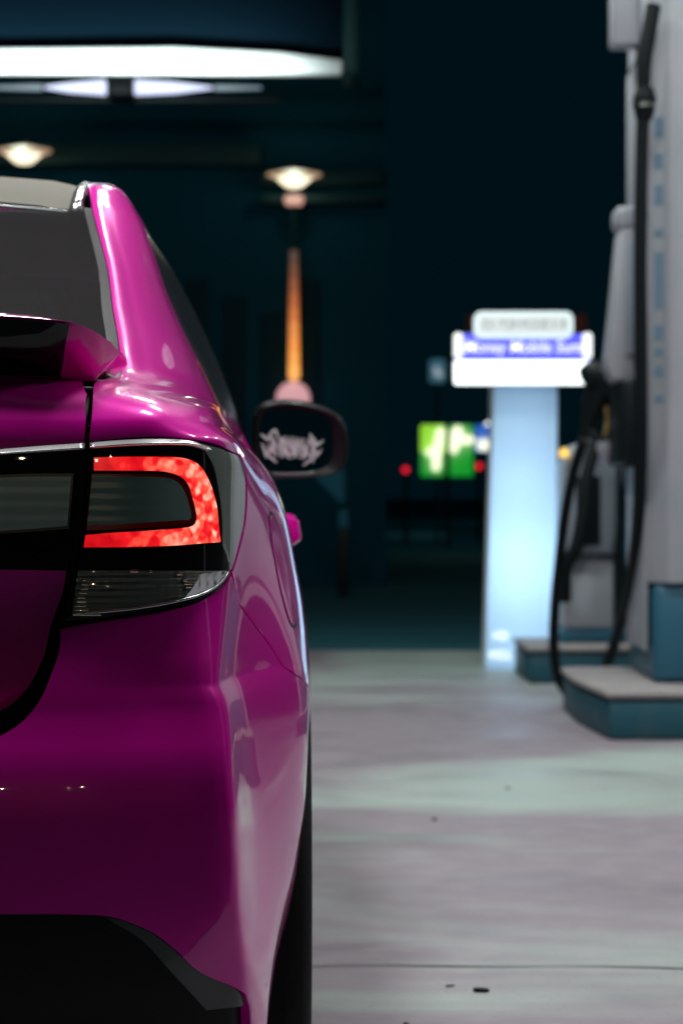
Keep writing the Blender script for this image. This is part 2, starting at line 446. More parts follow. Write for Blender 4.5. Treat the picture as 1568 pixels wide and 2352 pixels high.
U7lo = prof([(.18, .818), (.20, .824), (.27, .845), (.325, .860), (.38, .871), (.42, .876), (.45, .881), (.50, .886), (.60, .890), (.68, .889)], np.minimum(zl, .68))
_w = np.clip((zl-.60)/.24, 0, 1)
U7 = lerp(U7lo, U7, _w*_w*(3-2*_w)); U7 = np.minimum(U7, US-.003)
addcol(U7, .60)                                                   # 7
addcol(US, .93)                                                             # 8
addcol(US-.010-.01*np.clip((zl-.8)/.15, 0, 1), 1.50)                        # 9
addcol(US-.004, 2.4)                                                        # 10
addcol(US+.002, 3.3)                                                        # 11
zf = lambda f_: .2+(zl-.2)*f_
addcol(US-.025, 3.95, zf(.92))                                              # 12
addcol(.72, 4.33-.1*np.clip((zl-.6)/.3, 0, 1), zf(.80))                     # 13
addcol(.42, 4.50-.1*np.clip((zl-.6)/.3, 0, 1), zf(.74))                     # 14
addcol(.0, 4.58-.1*np.clip((zl-.6)/.3, 0, 1), zf(.73))                      # 15
low = np.stack(cols, 1)                                                     # [row, col, 3]

def pillar_row(e1, e2, bulge=1.0):
    out = []
    for w in (.16, .36, .56, .74, .88):
        q = 1-(1-w)**(2.1)
        u = e1[0]+(e2[0]-e1[0])*q+.010*bulge*math.sin(math.pi*w); v = e1[1]+(e2[1]-e1[1])*w**1.25
        z = e1[2]+(e2[2]-e1[2])*w
        out.append((u, v, z))
    return [e1]+out+[e2]
E1 = [at_px(345, 1400, .205), at_px(443, 1366, .42), at_px(433, 1239, .55), at_px(413, 1124, .66), at_px(396, 986, .79), at_px(367, 871, .89), at_px(339, 762, .98), at_px(322, 676, 1.06)]
E2 = [at_px(806, 1491, 1.02), at_px(765, 1400, 1.12), at_px(717, 1308, 1.17), at_px(672, 1220, 1.2), at_px(613, 1085, 1.22), at_px(567, 950, 1.23), at_px(517, 822, 1.23), at_px(437, 702, 1.22)]
up = []
c01 = [((0, .135, 1.045), (.35, .15, 1.045)), ((0, .40, 1.075), (.35, .41, 1.072)), ((0, .53, 1.135), (.35, .54, 1.13)), ((0, .645, 1.19), (.35, .652, 1.183)),
       ((0, .775, 1.255), (.35, .782, 1.246)), ((0, .88, 1.307), (.35, .885, 1.298)), ((0, .965, 1.350), (.35, .97, 1.341)), ((0, 1.08, 1.378), (.35, 1.08, 1.370))]
side9 = [at_px(815, 1491, 1.62), at_px(783, 1420, 1.64), at_px(740, 1325, 1.66), at_px(697, 1240, 1.68), at_px(640, 1105, 1.70), at_px(597, 975, 1.72), at_px(553, 860, 1.74), (.60, 1.74, 1.405)]
side10 = [(.775, 2.4, 1.03), (.765, 2.4, 1.07), (.745, 2.4, 1.13), (.72, 2.4, 1.19), (.69, 2.38, 1.26), (.66, 2.36, 1.32), (.63, 2.34, 1.37), (.595, 2.3, 1.41)]
side11 = [(.77, 3.25, 1.0), (.74, 3.22, 1.03), (.72, 3.16, 1.08), (.70, 3.08, 1.14), (.67, 2.98, 1.21), (.64, 2.88, 1.28), (.61, 2.78, 1.34), (.575, 2.72, 1.38)]
f12 = [(.74, 3.85, .90), (.70, 3.6, .96), (.67, 3.42, 1.0), (.64, 3.3, 1.06), (.60, 3.16, 1.14), (.56, 3.02, 1.23), (.53, 2.9, 1.31), (.50, 2.82, 1.37)]
f13 = [(.62, 4.15, .80), (.60, 3.8, .92), (.58, 3.5, .99), (.53, 3.36, 1.06), (.48, 3.2, 1.15), (.44, 3.06, 1.24), (.41, 2.94, 1.32), (.38, 2.86, 1.38)]
f14 = [(.36, 4.3, .76), (.35, 3.9, .90), (.34, 3.55, .99), (.31, 3.4, 1.06), (.28, 3.23, 1.15), (.26, 3.09, 1.24), (.25, 2.97, 1.32), (.24, 2.88, 1.39)]
f15 = [(0, 4.38, .75), (0, 3.95, .90), (0, 3.58, 1.0), (0, 3.42, 1.06), (0, 3.25, 1.15), (0, 3.1, 1.24), (0, 2.98, 1.32), (0, 2.9, 1.395)]
for i in range(8):
    pr = pillar_row(E1[i], E2[i], 1.0 if i > 1 else .6)
    up.append([c01[i][0], c01[i][1]] + pr + [side9[i], side10[i], side11[i], f12[i], f13[i], f14[i], f15[i]])
# last row: the roof moulding line
mv = np.linspace(1.075, 1.46, 7)
def zroof(u, v):
    rz = np.interp(v, [.95, 1.08, 1.2, 1.35, 1.5, 1.8, 2.2, 2.6, 2.9], [1.348, 1.392, 1.42, 1.444, 1.46, 1.478, 1.48, 1.455, 1.405])
    return rz-.09*u*u
def uedge(v): return np.interp(v, [.95, 1.06, 1.45, 2.0, 2.9], [.556, .5515, .538, .535, .50])
last = [(0, 1.2, 1.40), (.35, 1.2, 1.39)] + [(uedge(v), v, zroof(uedge(v), v)+.006) for v in mv] + [(uedge(v), v, zroof(uedge(v), v)+.006) for v in (1.85, 2.3)] + \
       [(.525, 2.68, zroof(.525, 2.68)+.004), (.49, 2.79, 1.39), (.37, 2.84, 1.395), (.24, 2.865, 1.40), (0, 2.88, 1.405)]
up.append(last)
ctrl = np.concatenate([low, np.array(up)], 0)
NR, NC = ctrl.shape[:2]
kS = np.concatenate([[0], np.cumsum(np.linalg.norm(np.diff(ctrl[2:NR-2], axis=1), axis=2).mean(0))])
kT = np.concatenate([[0], np.cumsum(np.linalg.norm(np.diff(ctrl[:, 2:9], axis=0), axis=2).mean(1))])
SUB = 14
def densify(k): return np.concatenate([np.linspace(k[i], k[i+1], SUB, endpoint=False) for i in range(len(k)-1)]+[[k[-1]]])
fs, ft = densify(kS), densify(kT)
tmp = pchip(kT, ctrl, ft)
FINE = np.swapaxes(pchip(kS, np.swapaxes(tmp, 0, 1), fs), 0, 1)             # [t, s, 3]
gs = np.gradient(FINE, fs, axis=1); gt = np.gradient(FINE, ft, axis=0)
NRM = np.cross(gs, gt); NRM /= np.maximum(np.linalg.norm(NRM, axis=2, keepdims=True), 1e-9)
def samp(A, s, t):
    s = np.clip(s, fs[0], fs[-1]); t = np.clip(t, ft[0], ft[-1])
    i = np.clip(np.searchsorted(ft, t, side='right')-1, 0, len(ft)-2); j = np.clip(np.searchsorted(fs, s, side='right')-1, 0, len(fs)-2)
    a = ((t-ft[i])/(ft[i+1]-ft[i]))[:, None]; b = ((s-fs[j])/(fs[j+1]-fs[j]))[:, None]
    return (A[i, j]*(1-b)+A[i, j+1]*b)*(1-a)+(A[i+1, j]*(1-b)+A[i+1, j+1]*b)*a
nt_, ns_ = len(ft), len(fs)
vv = FINE.reshape(-1, 3)
ff = []; 
for i in range(nt_-1):
    for j in range(ns_-1):
        a = i*ns_+j; ff.append((a, a+1, a+ns_+1, a+ns_))
BVH = BVHTree.FromPolygons([tuple(p) for p in vv.tolist()], ff)
jmax = 9*SUB
def cell_st(idx, loc):
    i, j = divmod(idx, ns_-1)
    p00, p01, p10 = FINE[i, j], FINE[i, j+1], FINE[i+1, j]
    e1, e2 = p01-p00, p10-p00; d = np.array(loc)-p00
    A = np.array([[e1@e1, e1@e2], [e1@e2, e2@e2]])
    try: b, a = np.linalg.solve(A+1e-12*np.eye(2), np.array([e1@d, e2@d]))
    except Exception: a = b = .5
    a = min(max(a, 0), 1); b = min(max(b, 0), 1)
    return np.array([fs[j]+b*(fs[j+1]-fs[j]), ft[i]+a*(ft[i+1]-ft[i])])
def P(x, y):                       # surveyed sight line -> position on the body surface
    o, d = ray_local(x, y)
    for nudge in range(60):
        o2, d2 = ray_local(x-nudge*1.0, y)
        loc, n, idx, dist = BVH.ray_cast(Vector(o2), Vector(d2), 20)
        if loc is not None: return cell_st(idx, loc)
    raise RuntimeError("miss %s %s" % (x, y))
def near(pred, lo, hi):
    A = FINE[:, lo:hi].reshape(-1, 3); k = np.argmin(pred(A)); i, j = divmod(k, hi-lo)
    return np.array([fs[lo+j], ft[i]])
def UZ(u, z): return near(lambda A: (A[:, 0]-u)**2+(A[:, 2]-z)**2, 0, 5*SUB)
def VZ(v, z): 
    hi = (len(ZL))*SUB
    A = FINE[:hi, 5*SUB:12*SUB].reshape(-1, 3); k = np.argmin((A[:, 1]-v)**2+(A[:, 2]-z)**2); i, j = divmod(k, 7*SUB)
    return np.array([fs[5*SUB+j], ft[i]])
def SC(c, r):                      # fractional column / row index
    return np.array([np.interp(c, range(NC), kS), np.interp(r, range(NR), kT)])
NLOW = len(ZL)

def inside(poly, pts):
    x, y = pts[:, 0], pts[:, 1]; c = np.zeros(len(pts), bool); n = len(poly)
    for i in range(n):
        x1, y1 = poly[i]; x2, y2 = poly[(i+1) % n]
        if y1 == y2: continue
        cond = ((y1 > y) != (y2 > y)) & (x < (x2-x1)*(y-y1)/(y2-y1)+x1); c ^= cond
    return c
def seg_dist(poly, pts):
    d = np.full(len(pts), 1e9); n = len(poly)
    for i in range(n):
        a, b = poly[i], poly[(i+1) % n]; ab = b-a; L2 = max(ab@ab, 1e-12)
        t = np.clip(((pts-a)@ab)/L2, 0, 1); d = np.minimum(d, np.linalg.norm(pts-(a+t[:, None]*ab), axis=1))
    return d
def outline(segs, step):
    """each seg: a list of (s,t) smoothed on its own; corners where segs meet"""
    pts = []
    for sg in segs:
        c = catmull(sg, 10) if len(sg) > 2 else [np.array(sg[0]), np.array(sg[1])]
        c = np.array(c); L = np.concatenate([[0], np.cumsum(np.linalg.norm(np.diff(c, axis=0), axis=1))])
        n = max(1, int(round(L[-1]/step)))
        q = np.linspace(0, L[-1], n+1)[:-1]
        pts += list(np.stack([np.interp(q, L, c[:, 0]), np.interp(q, L, c[:, 1])], 1))
    out = []
    for p in pts:
        if not out or np.linalg.norm(p-out[-1]) > step*.12: out.append(p)
    if np.linalg.norm(out[0]-out[-1]) < step*.12: out.pop()
    return np.array(out)
def inset(poly, d):
    n = len(poly); area = 0.5*np.sum(poly[:, 0]*np.roll(poly[:, 1], -1)-np.roll(poly[:, 0], -1)*poly[:, 1])
    sg = 1 if area > 0 else -1; out = []
    for i in range(n):
        a, b, c = poly[i-1], poly[i], poly[(i+1) % n]
        e1 = (b-a)/max(np.linalg.norm(b-a), 1e-9); e2 = (c-b)/max(np.linalg.norm(c-b), 1e-9)
        n1 = np.array([-e1[1], e1[0]])*sg; n2 = np.array([-e2[1], e2[0]])*sg
        m = n1+n2; l = np.linalg.norm(m)
        m = n1 if l < .3 else m/l
        out.append(b+m*d/max(.5, m@n1))
    return np.array(out)

def panel(name, segs, material, parent, step=.009, off=0.0, gap=.0, rim=.010, mirror=None, lipr=.0015, warp=None):
    """a body panel cut from the body surface. mirror: None, 'join' (both halves in one mesh) or 'copy' (second object)"""
    poly = outline(segs, step)
    if gap: poly = inset(poly, gap)
    lo, hi = poly.min(0), poly.max(0)
    gx = np.arange(lo[0]+step*.5, hi[0], step); gy = np.arange(lo[1]+step*.5, hi[1], step)
    G = np.stack(np.meshgrid(gx, gy), -1).reshape(-1, 2)
    G[:, 0] += (np.floor((G[:, 1]-lo[1])/step).astype(int) % 2)*step*.5
    G = G[inside(poly, G)]
    if len(G): G = G[seg_dist(poly, G) > step*.45]
    pin = inset(poly, lipr) if lipr else None
    allp = [Vector(p) for p in poly]+([Vector(p) for p in pin] if lipr else [])+[Vector(p) for p in G]
    n = len(poly); ed = [(i, (i+1) % n) for i in range(n)]
    res = delaunay_2d_cdt(allp, ed, [], 1, 1e-7)
    q = np.array([tuple(v) for v in res[0]]); tris = [tuple(t) for t in res[2] if len(t) == 3]
    cen = np.array([q[list(t)].mean(0) for t in tris]); keep = inside(poly, cen); tris = [t for t, k in zip(tris, keep) if k]
    pos = samp(FINE, q[:, 0], q[:, 1]); nr = samp(NRM, q[:, 0], q[:, 1]); nr /= np.linalg.norm(nr, axis=1, keepdims=True)
    # outline edges of the triangulation -> rolled rim going inwards
    from collections import Counter
    cnt = Counter(); 
    for t in tris:
        for a, b in ((t[0], t[1]), (t[1], t[2]), (t[2], t[0])): cnt[(min(a, b), max(a, b))] += 1
    dirs = {}
    for t in tris:
        for a, b in ((t[0], t[1]), (t[1], t[2]), (t[2], t[0])):
            if cnt[(min(a, b), max(a, b))] == 1: dirs[a] = b
    bset = set(dirs)
    pos = pos+nr*off
    if lipr:
        idx = np.array(sorted(bset), int)
        if len(idx): pos[idx] -= nr[idx]*lipr
    V = list(pos); Nn = list(nr); F = []
    for t in tris:
        a, b, c = (pos[i] for i in t)
        F.append(t if np.dot(np.cross(b-a, c-a), nr[t[0]]) > 0 else t[::-1])
    flip = False
    if F:
        t0 = tris[0]; flip = F[0] != t0
    base = len(V); mp = {}
    if rim > 0:
        for a in sorted(bset):
            mp[a] = len(V)
            e = pos[dirs[a]]-pos[a]; o = np.cross(e, nr[a]); l = np.linalg.norm(o)
            o = (o/l if l > 1e-9 else nr[a])*(-1 if flip else 1)
            V.append(pos[a]); Nn.append(o)
            V.append(pos[a]-nr[a]*rim); Nn.append(o)
        for a, b in dirs.items():
            if a in mp and b in mp:
                fq = (mp[a], mp[a]+1, mp[b]+1, mp[b])
                F.append(fq if not flip else fq[::-1])
    V = np.array(V); Nn = np.array(Nn)
    if warp: V = np.array([warp(p) for p in V])
    x0 = (pos[:, 0].min() < .004) and mirror == 'join'
    if mirror == 'join':
        V2 = V*np.array([-1, 1, 1]); N2 = Nn*np.array([-1, 1, 1]); k = len(V)
        F = F+[tuple(i+k for i in f[::-1]) for f in F]
        V = np.concatenate([V, V2]); Nn = np.concatenate([Nn, N2])
    o = mesh_obj(name, V, F, material, parent, True, None if warp else Nn)
    o2 = None
    if mirror == 'copy':
        o2 = mesh_obj(name, V*np.array([-1, 1, 1]), [f[::-1] for f in F], material, parent, True, Nn*np.array([-1, 1, 1]))
    return o, o2

car = empty("sedan_car", (OX, OY, 0), TH)
tag(car, "glossy magenta pink sedan with pale roof and lit red tail light, seen from behind", "car")

L_ = lambda pts: [P(x, y) for x, y in pts]
def cut(a, b): return [a, b]

# --- surveyed lines (2500 px picture)
gap_r = [(345, 1402), (340, 1440), (330, 1553), (323, 1622)]                # quarter panel side of the boot shut line
lampL = [(327, 1620), (318, 1737), (312, 1829), (303, 1930), (286, 2050), (262, 2140), (240, 2215), (218, 2292)]
lampT = [(327, 1620), (474, 1610), (612, 1608), (735, 1622), (826, 1649), (881, 1680)]
lampR = [(881, 1680), (897, 1737), (899, 1829), (892, 1920), (872, 2005), (846, 2092)]
lampB = [(846, 2092), (830, 2119), (796, 2154), (735, 2188), (650, 2215), (535, 2238), (383, 2261), (218, 2292)]
shut = [(846, 2100), (869, 2165), (880, 2211), (911, 2257), (957, 2318), (1003, 2382), (1040, 2440)]
bumpL = [(218, 2300), (212, 2385), (178, 2483), (139, 2567), (84, 2635), (0, 2690), (-150, 2730), (-500, 2750)]
bumpBot = [(-500, 3356), (0, 3356), (239, 3356), (399, 3364), (478, 3388), (558, 3424), (638, 3484), (717, 3560), (837, 3615), (901, 3647)]
AR, AV, AZ = .372, .985, .33
arch = lambda a0, a1, n: [VZ(AV-AR*math.cos(R(a)), AZ+AR*math.sin(R(a))) for a in np.linspace(a0, a1, n)]
A_end = 50

lampLs, lampTs, lampRs, lampBs = L_(lampL), L_(lampT), L_(lampR), L_(lampB)
shuts = L_(shut)
# bumper
bl = L_(bumpL); bb = L_(bumpBot)
zc_t = samp(FINE, np.array([bl[-1][0]]), np.array([bl[-1][1]]))[0][2]
zc_b = samp(FINE, np.array([bb[0][0]]), np.array([bb[0][1]]))[0][2]
cT = np.array([0.0, bl[-1][1]]); cB = np.array([0.0, bb[0][1]])
lampBb = L_([(218, 2300), (383, 2271), (535, 2248), (650, 2225), (735, 2198), (796, 2164), (834, 2128), (846, 2100)])
lowc = L_([(901, 3647), (915, 3690)]); 
arc1 = arch(-20, A_end, 14)
bumper_segs = [lampBb, shuts+[arc1[-1]], arc1[::-1], [arc1[0], VZ(.56, .205), SC(6.3, .12), SC(5.4, .1), lowc[-1]], [lowc[-1], bb[-1]], bb[::-1], [bb[0], cB], [cB, cT], [cT, bl[-1]], bl[::-1]]
bumper, _ = panel("rear_bumper", bumper_segs, M['pink'], car, .0085, 0, .0015, .012, 'join')

# quarter panel with the rear pillar
arc2 = arch(A_end, 180, 26)
belt8 = SC(8.0, NLOW)
E2s = [SC(8.0, NLOW+i) for i in range(0, 8)]
E1s = [SC(2.0, NLOW+i) for i in range(0, 9)]
mould = [SC(c, NLOW+8) for c in (8, 7, 6, 5, 4, 3, 2)]
gr = L_(gap_r)
qsegs = [L_([(323, 1622), (474, 1606), (612, 1603), (735, 1616), (828, 1643), (885, 1675)]), L_([(885, 1675), (902, 1737), (905, 1829), (897, 1920), (877, 2005), (852, 2092)]),
         [L_([(852, 2092)])[0]]+shuts[1:]+[arc2[0]], arc2, [arc2[-1], VZ(1.36, .24), VZ(1.46, .24)], [VZ(1.46, .24), VZ(1.47, .5), VZ(1.43, .8), VZ(1.36, .95)],
         [VZ(1.36, .95), SC(8.4, NLOW-.3), SC(8.0, NLOW)], E2s, [SC(8.0, NLOW+7), SC(8.0, NLOW+8)], mould, E1s[::-1], [E1s[0]]+gr[1:]]
panel("quarter_panel", qsegs, M['pink'], car, .0095, 0, .0012, .012, 'copy')

# boot lid: upper face, and lower face below the lamp band
chT = [(-1735, 1752), (-1200, 1738), (-600, 1700), (-300, 1672), (0, 1645), (150, 1633), (310, 1622)]
chB = [(-1735, 1776), (-1200, 1761), (-600, 1722), (-300, 1695), (0, 1668), (150, 1658), (308, 1648)]
chTs, chBs = L_(chT), L_(chB)
topL = L_([(300, 1400), (316, 1440)])
def centre(st): return np.array([0.0, st[1]])
gl = L_([(322, 1440), (316, 1553), (310, 1622)])
segs = [chTs, gl[::-1], [gl[0], SC(1.9, NLOW+.2)], [SC(1.9, NLOW+.2), SC(0, NLOW+.3)], [SC(0, NLOW+.3), centre(chTs[0])], [centre(chTs[0]), chTs[0]]]
trunk, _ = panel("boot_lid", segs, M['pink'], car, .0095, 0, .0008, .012, 'join')
tr = L_([(241, 2092), (226, 2164), (190, 2260), (171, 2310), (151, 2396), (112, 2483), (72, 2547), (24, 2595), (-60, 2640), (-300, 2672), (-600, 2680)])
tt_ = L_([(-600, 2096), (0, 2088), (150, 2090), (241, 2092)])
segs = [tt_, tr, [tr[-1], centre(tr[-1])], [centre(tr[-1]), centre(tt_[0])], [centre(tt_[0]), tt_[0]]]
panel("boot_lid_lower", segs, M['pink'], trunk, .0095, .001, 0, .012, 'join', 0, lambda p: np.array([p[0], p[1]+.42*max(0, .835-p[2]), p[2]]))
chrome_later = True
bandR = L_([(308, 1648), (300, 1745), (286, 1859), (270, 2005), (244, 2090)])
bandB = L_([(244, 2090), (150, 2088), (0, 2086), (-600, 2094)])
panel("boot_garnish", [chBs, bandR, bandB, [bandB[-1], centre(bandB[-1])], [centre(bandB[-1]), centre(chBs[0])], [centre(chBs[0]), chBs[0]]], M['black_gloss'], trunk, .012, -.0005, 0, .01, 'join')
bl_lens = L_([(-250, 1756), (0, 1748), (120, 1744), (262, 1744)]); bl_r = L_([(262, 1744), (258, 1800), (247, 1928)]); bl_b = L_([(247, 1928), (120, 1938), (0, 1946), (-250, 1960)])
bt, _ = panel("reversing_light", [bl_lens, bl_r, bl_b, [bl_b[-1], bl_lens[0]]], M['trunk_lens'], trunk, .01, .0015, 0, .004, 'copy')
frm_t = L_([(-262, 1744), (0, 1737), (120, 1733), (272, 1732)]); frm_r = L_([(272, 1732), (266, 1800), (254, 1938)]); frm_b = L_([(254, 1938), (120, 1949), (0, 1957), (-262, 1972)])
panel("reversing_light_frame", [frm_t, frm_r, frm_b, [frm_b[-1], frm_t[0]]], mat("lamp_bezel", (.03, .035, .034), .25, 0, .8), trunk, .012, .0005, 0, .004, 'copy')

# tail light: housing and its pieces
def tl_copy(name, segs, m, off, parents, step=.007, rim=.004):
    r, l = panel(name, segs, m, parents[0], step, off, 0, rim, 'copy'); l.parent = parents[1]
    return r, l
TLs = panel("tail_light", [lampTs, lampRs, lampBs, lampLs[::-1]], M['black_gloss'], car, .008, -.001, .0008, .012, 'copy')
TLs[0]["label"] = "lit C-shaped tail light"
# chrome strip
chr_b = L_([(327, 1645), (474, 1637), (612, 1633), (700, 1637), (745, 1650)])
def strip(name, ptop, pbot, m, par, sgn, bulge=.0085):
    a = np.array(catmull(L_(ptop), 8)); b = np.array(catmull(L_(pbot), 8)); n = len(a); V, F = [], []; q = 9
    for i in range(n):
        A = samp(FINE, a[i:i+1, 0], a[i:i+1, 1])[0]; B = samp(FINE, b[i:i+1, 0], b[i:i+1, 1])[0]; nn = samp(NRM, a[i:i+1, 0], a[i:i+1, 1])[0]
        for k in range(q):
            w = k/(q-1); p = A*(1-w)+B*w+nn*(.0005+bulge*(w/.82 if w < .82 else math.cos((w-.82)/.18*math.pi/2)))
            V.append((p[0]*sgn, p[1], p[2]))
        if i:
            for k in range(q-1):
                c = (i-1)*q+k; f_ = (c, c+1, c+q+1, c+q); F.append(f_ if sgn > 0 else f_[::-1])
    F += [tuple(range(q)), tuple((n-1)*q+k for k in range(q))[::-1]]
    return mesh_obj(name, V, F, m, par)
for tl_, sg_ in ((TLs[0], 1), (TLs[1], -1)):
    strip("chrome_strip", [(327, 1621), (474, 1610), (612, 1608), (700, 1614), (760, 1634)], [(327, 1645), (474, 1636), (612, 1632), (700, 1636), (752, 1652)], M['chrome'], tl_, sg_)
# clear outer lens
so = L_([(735, 1624), (826, 1651), (879, 1682), (894, 1737), (896, 1829), (889, 1920), (869, 2005), (844, 2090)])
si = L_([(844, 2090), (832, 2030), (818, 1996), (816, 1930), (812, 1859), (800, 1780), (785, 1710), (766, 1672), (735, 1624)])
tl_copy("side_lens", [so, si], M['side_lens'], .001, TLs)
# red C
Z6 = lambda x, y: (300+x/2.8, 1600+y/2.8)
Cout = [Z6(*p) for p in ((122, 212), (300, 207), (560, 203), (800, 205), (1000, 212), (1120, 240), (1210, 300), (1270, 390), (1320, 500), (1355, 610), (1380, 740), (1393, 880), (1405, 1000), (1413, 1080))]
Cbot = [Z6(*p) for p in ((1413, 1080), (1200, 1095), (1000, 1112), (700, 1125), (400, 1132), (18, 1134))]
Clt = [Z6(*p) for p in ((18, 1134), (38, 1008))]
Cin = [Z6(*p) for p in ((38, 1008), (300, 985), (600, 968), (850, 950), (1060, 932), (1140, 912), (1178, 870), (1180, 800), (1160, 700), (1130, 590), (1095, 490), (1040, 425), (960, 385), (860, 358), (700, 348), (400, 346), (124, 345))]
Ctl = [Z6(*p) for p in ((124, 345), (122, 212))]
tl_copy("light_guide", [L_(Cout), L_(Cbot), L_(Clt), L_(Cin), L_(Ctl)], M['red_light'], .0022, TLs, .006)
# smoked window and its red edge
e_o = [Z6(*p) for p in ((102, 378), (500, 378), (800, 385), (940, 402), (1030, 455), (1090, 540), (1130, 650), (1158, 770), (1166, 840), (1150, 885), (1060, 905), (700, 935), (300, 955), (45, 962))]
tl_copy("lens_surround", [L_(e_o), L_([e_o[-1], e_o[0]])], M['red_edge'], .0004, TLs)
w_o = [Z6(*p) for p in ((104, 398), (500, 400), (780, 408), (900, 424), (1000, 480), (1060, 580), (1100, 700), (1122, 800), (1112, 848), (1000, 858), (700, 880), (300, 905), (52, 912))]
tl_copy("smoked_window", [L_(w_o), L_([w_o[-1], w_o[0]])], M['smoked_lens'], .0016, TLs)
# clear lower lens
Z8 = lambda x, y: (200+x/2.3758, 2050+y/2.3758)
lt = [Z8(*p) for p in ((205, 92), (700, 94), (1100, 96), (1515, 96))]
lb = [Z8(*p) for p in ((1515, 96), (1470, 175), (1380, 255), (1250, 320), (1090, 365), (800, 420), (500, 458), (150, 492))]
ll = [Z8(*p) for p in ((150, 492), (170, 330), (205, 92))]
seal_b = [Z8(*p) for p in ((1530, 110), (1480, 200), (1390, 282), (1260, 348), (1100, 395), (800, 452), (500, 492), (60, 540))]
tl_copy("lower_seal", [L_([Z8(1515, 96), Z8(1530, 110)]), L_(seal_b), L_([seal_b[-1], Z8(150, 492)]), L_(lb)[::-1]], M['seal'], .0008, TLs)
tl_copy("clear_lens", [L_(lt), L_(lb), L_(ll)], M['clear_lens'], .0012, TLs)
refl = [Z8(*p) for p in ((1262, 120), (1210, 205), (1130, 310), (1090, 350))]
refr = [Z8(*p) for p in ((1090, 350), (1240, 310), (1370, 245), (1440, 175), (1470, 112), (1262, 120))]
cr_, cl_ = tl_copy("corner_reflection", [L_(refl), L_(refr)], M['lens_reflection'], .0022, TLs)
for o_, sg_ in ((cr_, 1), (cl_, -1)):      # bright lens reflection put in: smooth panel, shading normals turned to the lit ground
    nn_ = [Vector((sg_*(.60+.10*math.sin(v.co[2]*900)), -.75, -.22+.10*math.sin(v.co[0]*700))).normalized() for v in o_.data.vertices]
    o_.data.normals_split_custom_set_from_vertices([tuple(n) for n in nn_])
for tl_, sg_ in ((TLs[0], 1), (TLs[1], -1)):
    rim_ = [Z8(*p) for p in ((1492, 112), (1455, 172), (1370, 248), (1245, 312), (1090, 356), (800, 411), (500, 448), (160, 482))]
    q_ = catmull(L_(rim_), 4); pp_ = [samp(FINE, a_[0:1], a_[1:2])[0]+samp(NRM, a_[0:1], a_[1:2])[0]*.0022 for a_ in q_]
    tube("lens_rim", [(p[0]*sg_, p[1], p[2]) for p in pp_], .0017, M['silver'], tl_, 8, True, 2)
# little ribs inside the lower lens
def ribs(parent, sgn, rows):
    bm = bmesh.new()
    for (xa, xb, y) in rows:
        pa, pb = samp(FINE, *[np.array([q]) for q in P(*Z8(xa, y))])[0], samp(FINE, *[np.array([q]) for q in P(*Z8(xb, y))])[0]
        n_ = np.array([.2, -1, .1]); n_ /= np.linalg.norm(n_)
        r = .0018
        ring = []
        for p_ in (pa, pb):
            ring.append([bm.verts.new(((p_[0]+n_[0]*(.002+r*math.cos(t)))*sgn, p_[1]+n_[1]*(.002+r*math.cos(t)), p_[2]+r*math.sin(t))) for t in np.linspace(0, 2*math.pi, 9)[:-1]])
        for k in range(8): bm.faces.new([ring[0][k], ring[0][(k+1) % 8], ring[1][(k+1) % 8], ring[1][k]])
        bm.faces.new(ring[0]); bm.faces.new(ring[1][::-1])
    bm_obj("lens_ribs", bm, M['ribs'], parent, smooth=True)
RIBS = [[(240, 270, 175), (232, 282, 214), (225, 285, 252), (212, 275, 288), (195, 262, 328), (190, 270, 366), (172, 270, 403), (165, 290, 438), (205, 400, 478)],
        [(1060, 1105, 125), (1115, 1150, 180), (1125, 1190, 209), (1140, 1190, 238)], [(320, 345, 101)], [(650, 725, 100)], [(822, 842, 103)]]
for rows_ in RIBS: ribs(TLs[0], 1, rows_); ribs(TLs[1], -1, rows_)

for sg_ in (1, -1):
    strip('boot_chrome_strip', chT, chB, M['chrome'], trunk, sg_)
# fuel door
Z2 = lambda x, y: (x/1.3067, 1400+y/1.3067)
fd_o = [Z2(*p) for p in ((1293, 618), (1318, 650), (1345, 725), (1374, 850), (1394, 950), (1413, 1050), (1420, 1130), (1410, 1178), (1385, 1152), (1345, 1020), (1315, 870), (1294, 740), (1287, 660))]
fdp = catmull([np.array(p) for p in L_(fd_o)], 6, True)
ring, _ = panel("fuel_door_gap", [list(fdp)+[fdp[0]]], M['black'], car, .008, .0006, 0, 0, None, 0)
fdo, _ = panel("fuel_door", [list(fdp)+[fdp[0]]], M['pink'], car, .008, .0016, .0045, .001, None)
ring.name = "shut_line"; ring.parent = fdo

# glass
g_top = [SC(c, NLOW+6.05) for c in (1.95, 1, 0)]
g_bot = [SC(c, NLOW+.9) for c in (0, 1, 1.95)]
gside = [SC(1.93, NLOW+k) for k in (.9, 2, 3, 4, 5, 6.05)]
rg, _ = panel("rear_window", [g_bot, gside, g_top, [g_top[-1], g_bot[0]]], M['rear_glass'], car, .012, -.004, 0, 0, 'join', 0)
ws_o = [SC(2.0, NLOW+k) for k in (.7, 2, 3, 4, 5, 6.1)]; ws_i = [SC(1.90, NLOW+k) for k in (.7, 2, 3, 4, 5, 6.1)]
ws, _ = panel("window_seal", [ws_o, [ws_o[-1], ws_i[-1]], ws_i[::-1], [ws_i[0], ws_o[0]]], M['seal'], rg, .008, -.0025, .0004, .004, 'copy')
sgp = [[SC(8.0, NLOW+k) for k in range(0, 8)], [SC(8.0, NLOW+7), SC(9, NLOW+7), SC(10, NLOW+7), SC(11, NLOW+7)], [SC(11, NLOW+7), SC(11, NLOW+3), SC(11, NLOW+.2)], [SC(11, NLOW+.2), SC(10, NLOW+.1), SC(9, NLOW), SC(8, NLOW)]]
M['dark_window'] = mat('dark_side_glass', (.003, .006, .008), .2, spec=.25)
panel("side_window", sgp, M['dark_window'], car, .03, -.003, .001, .006, 'copy')
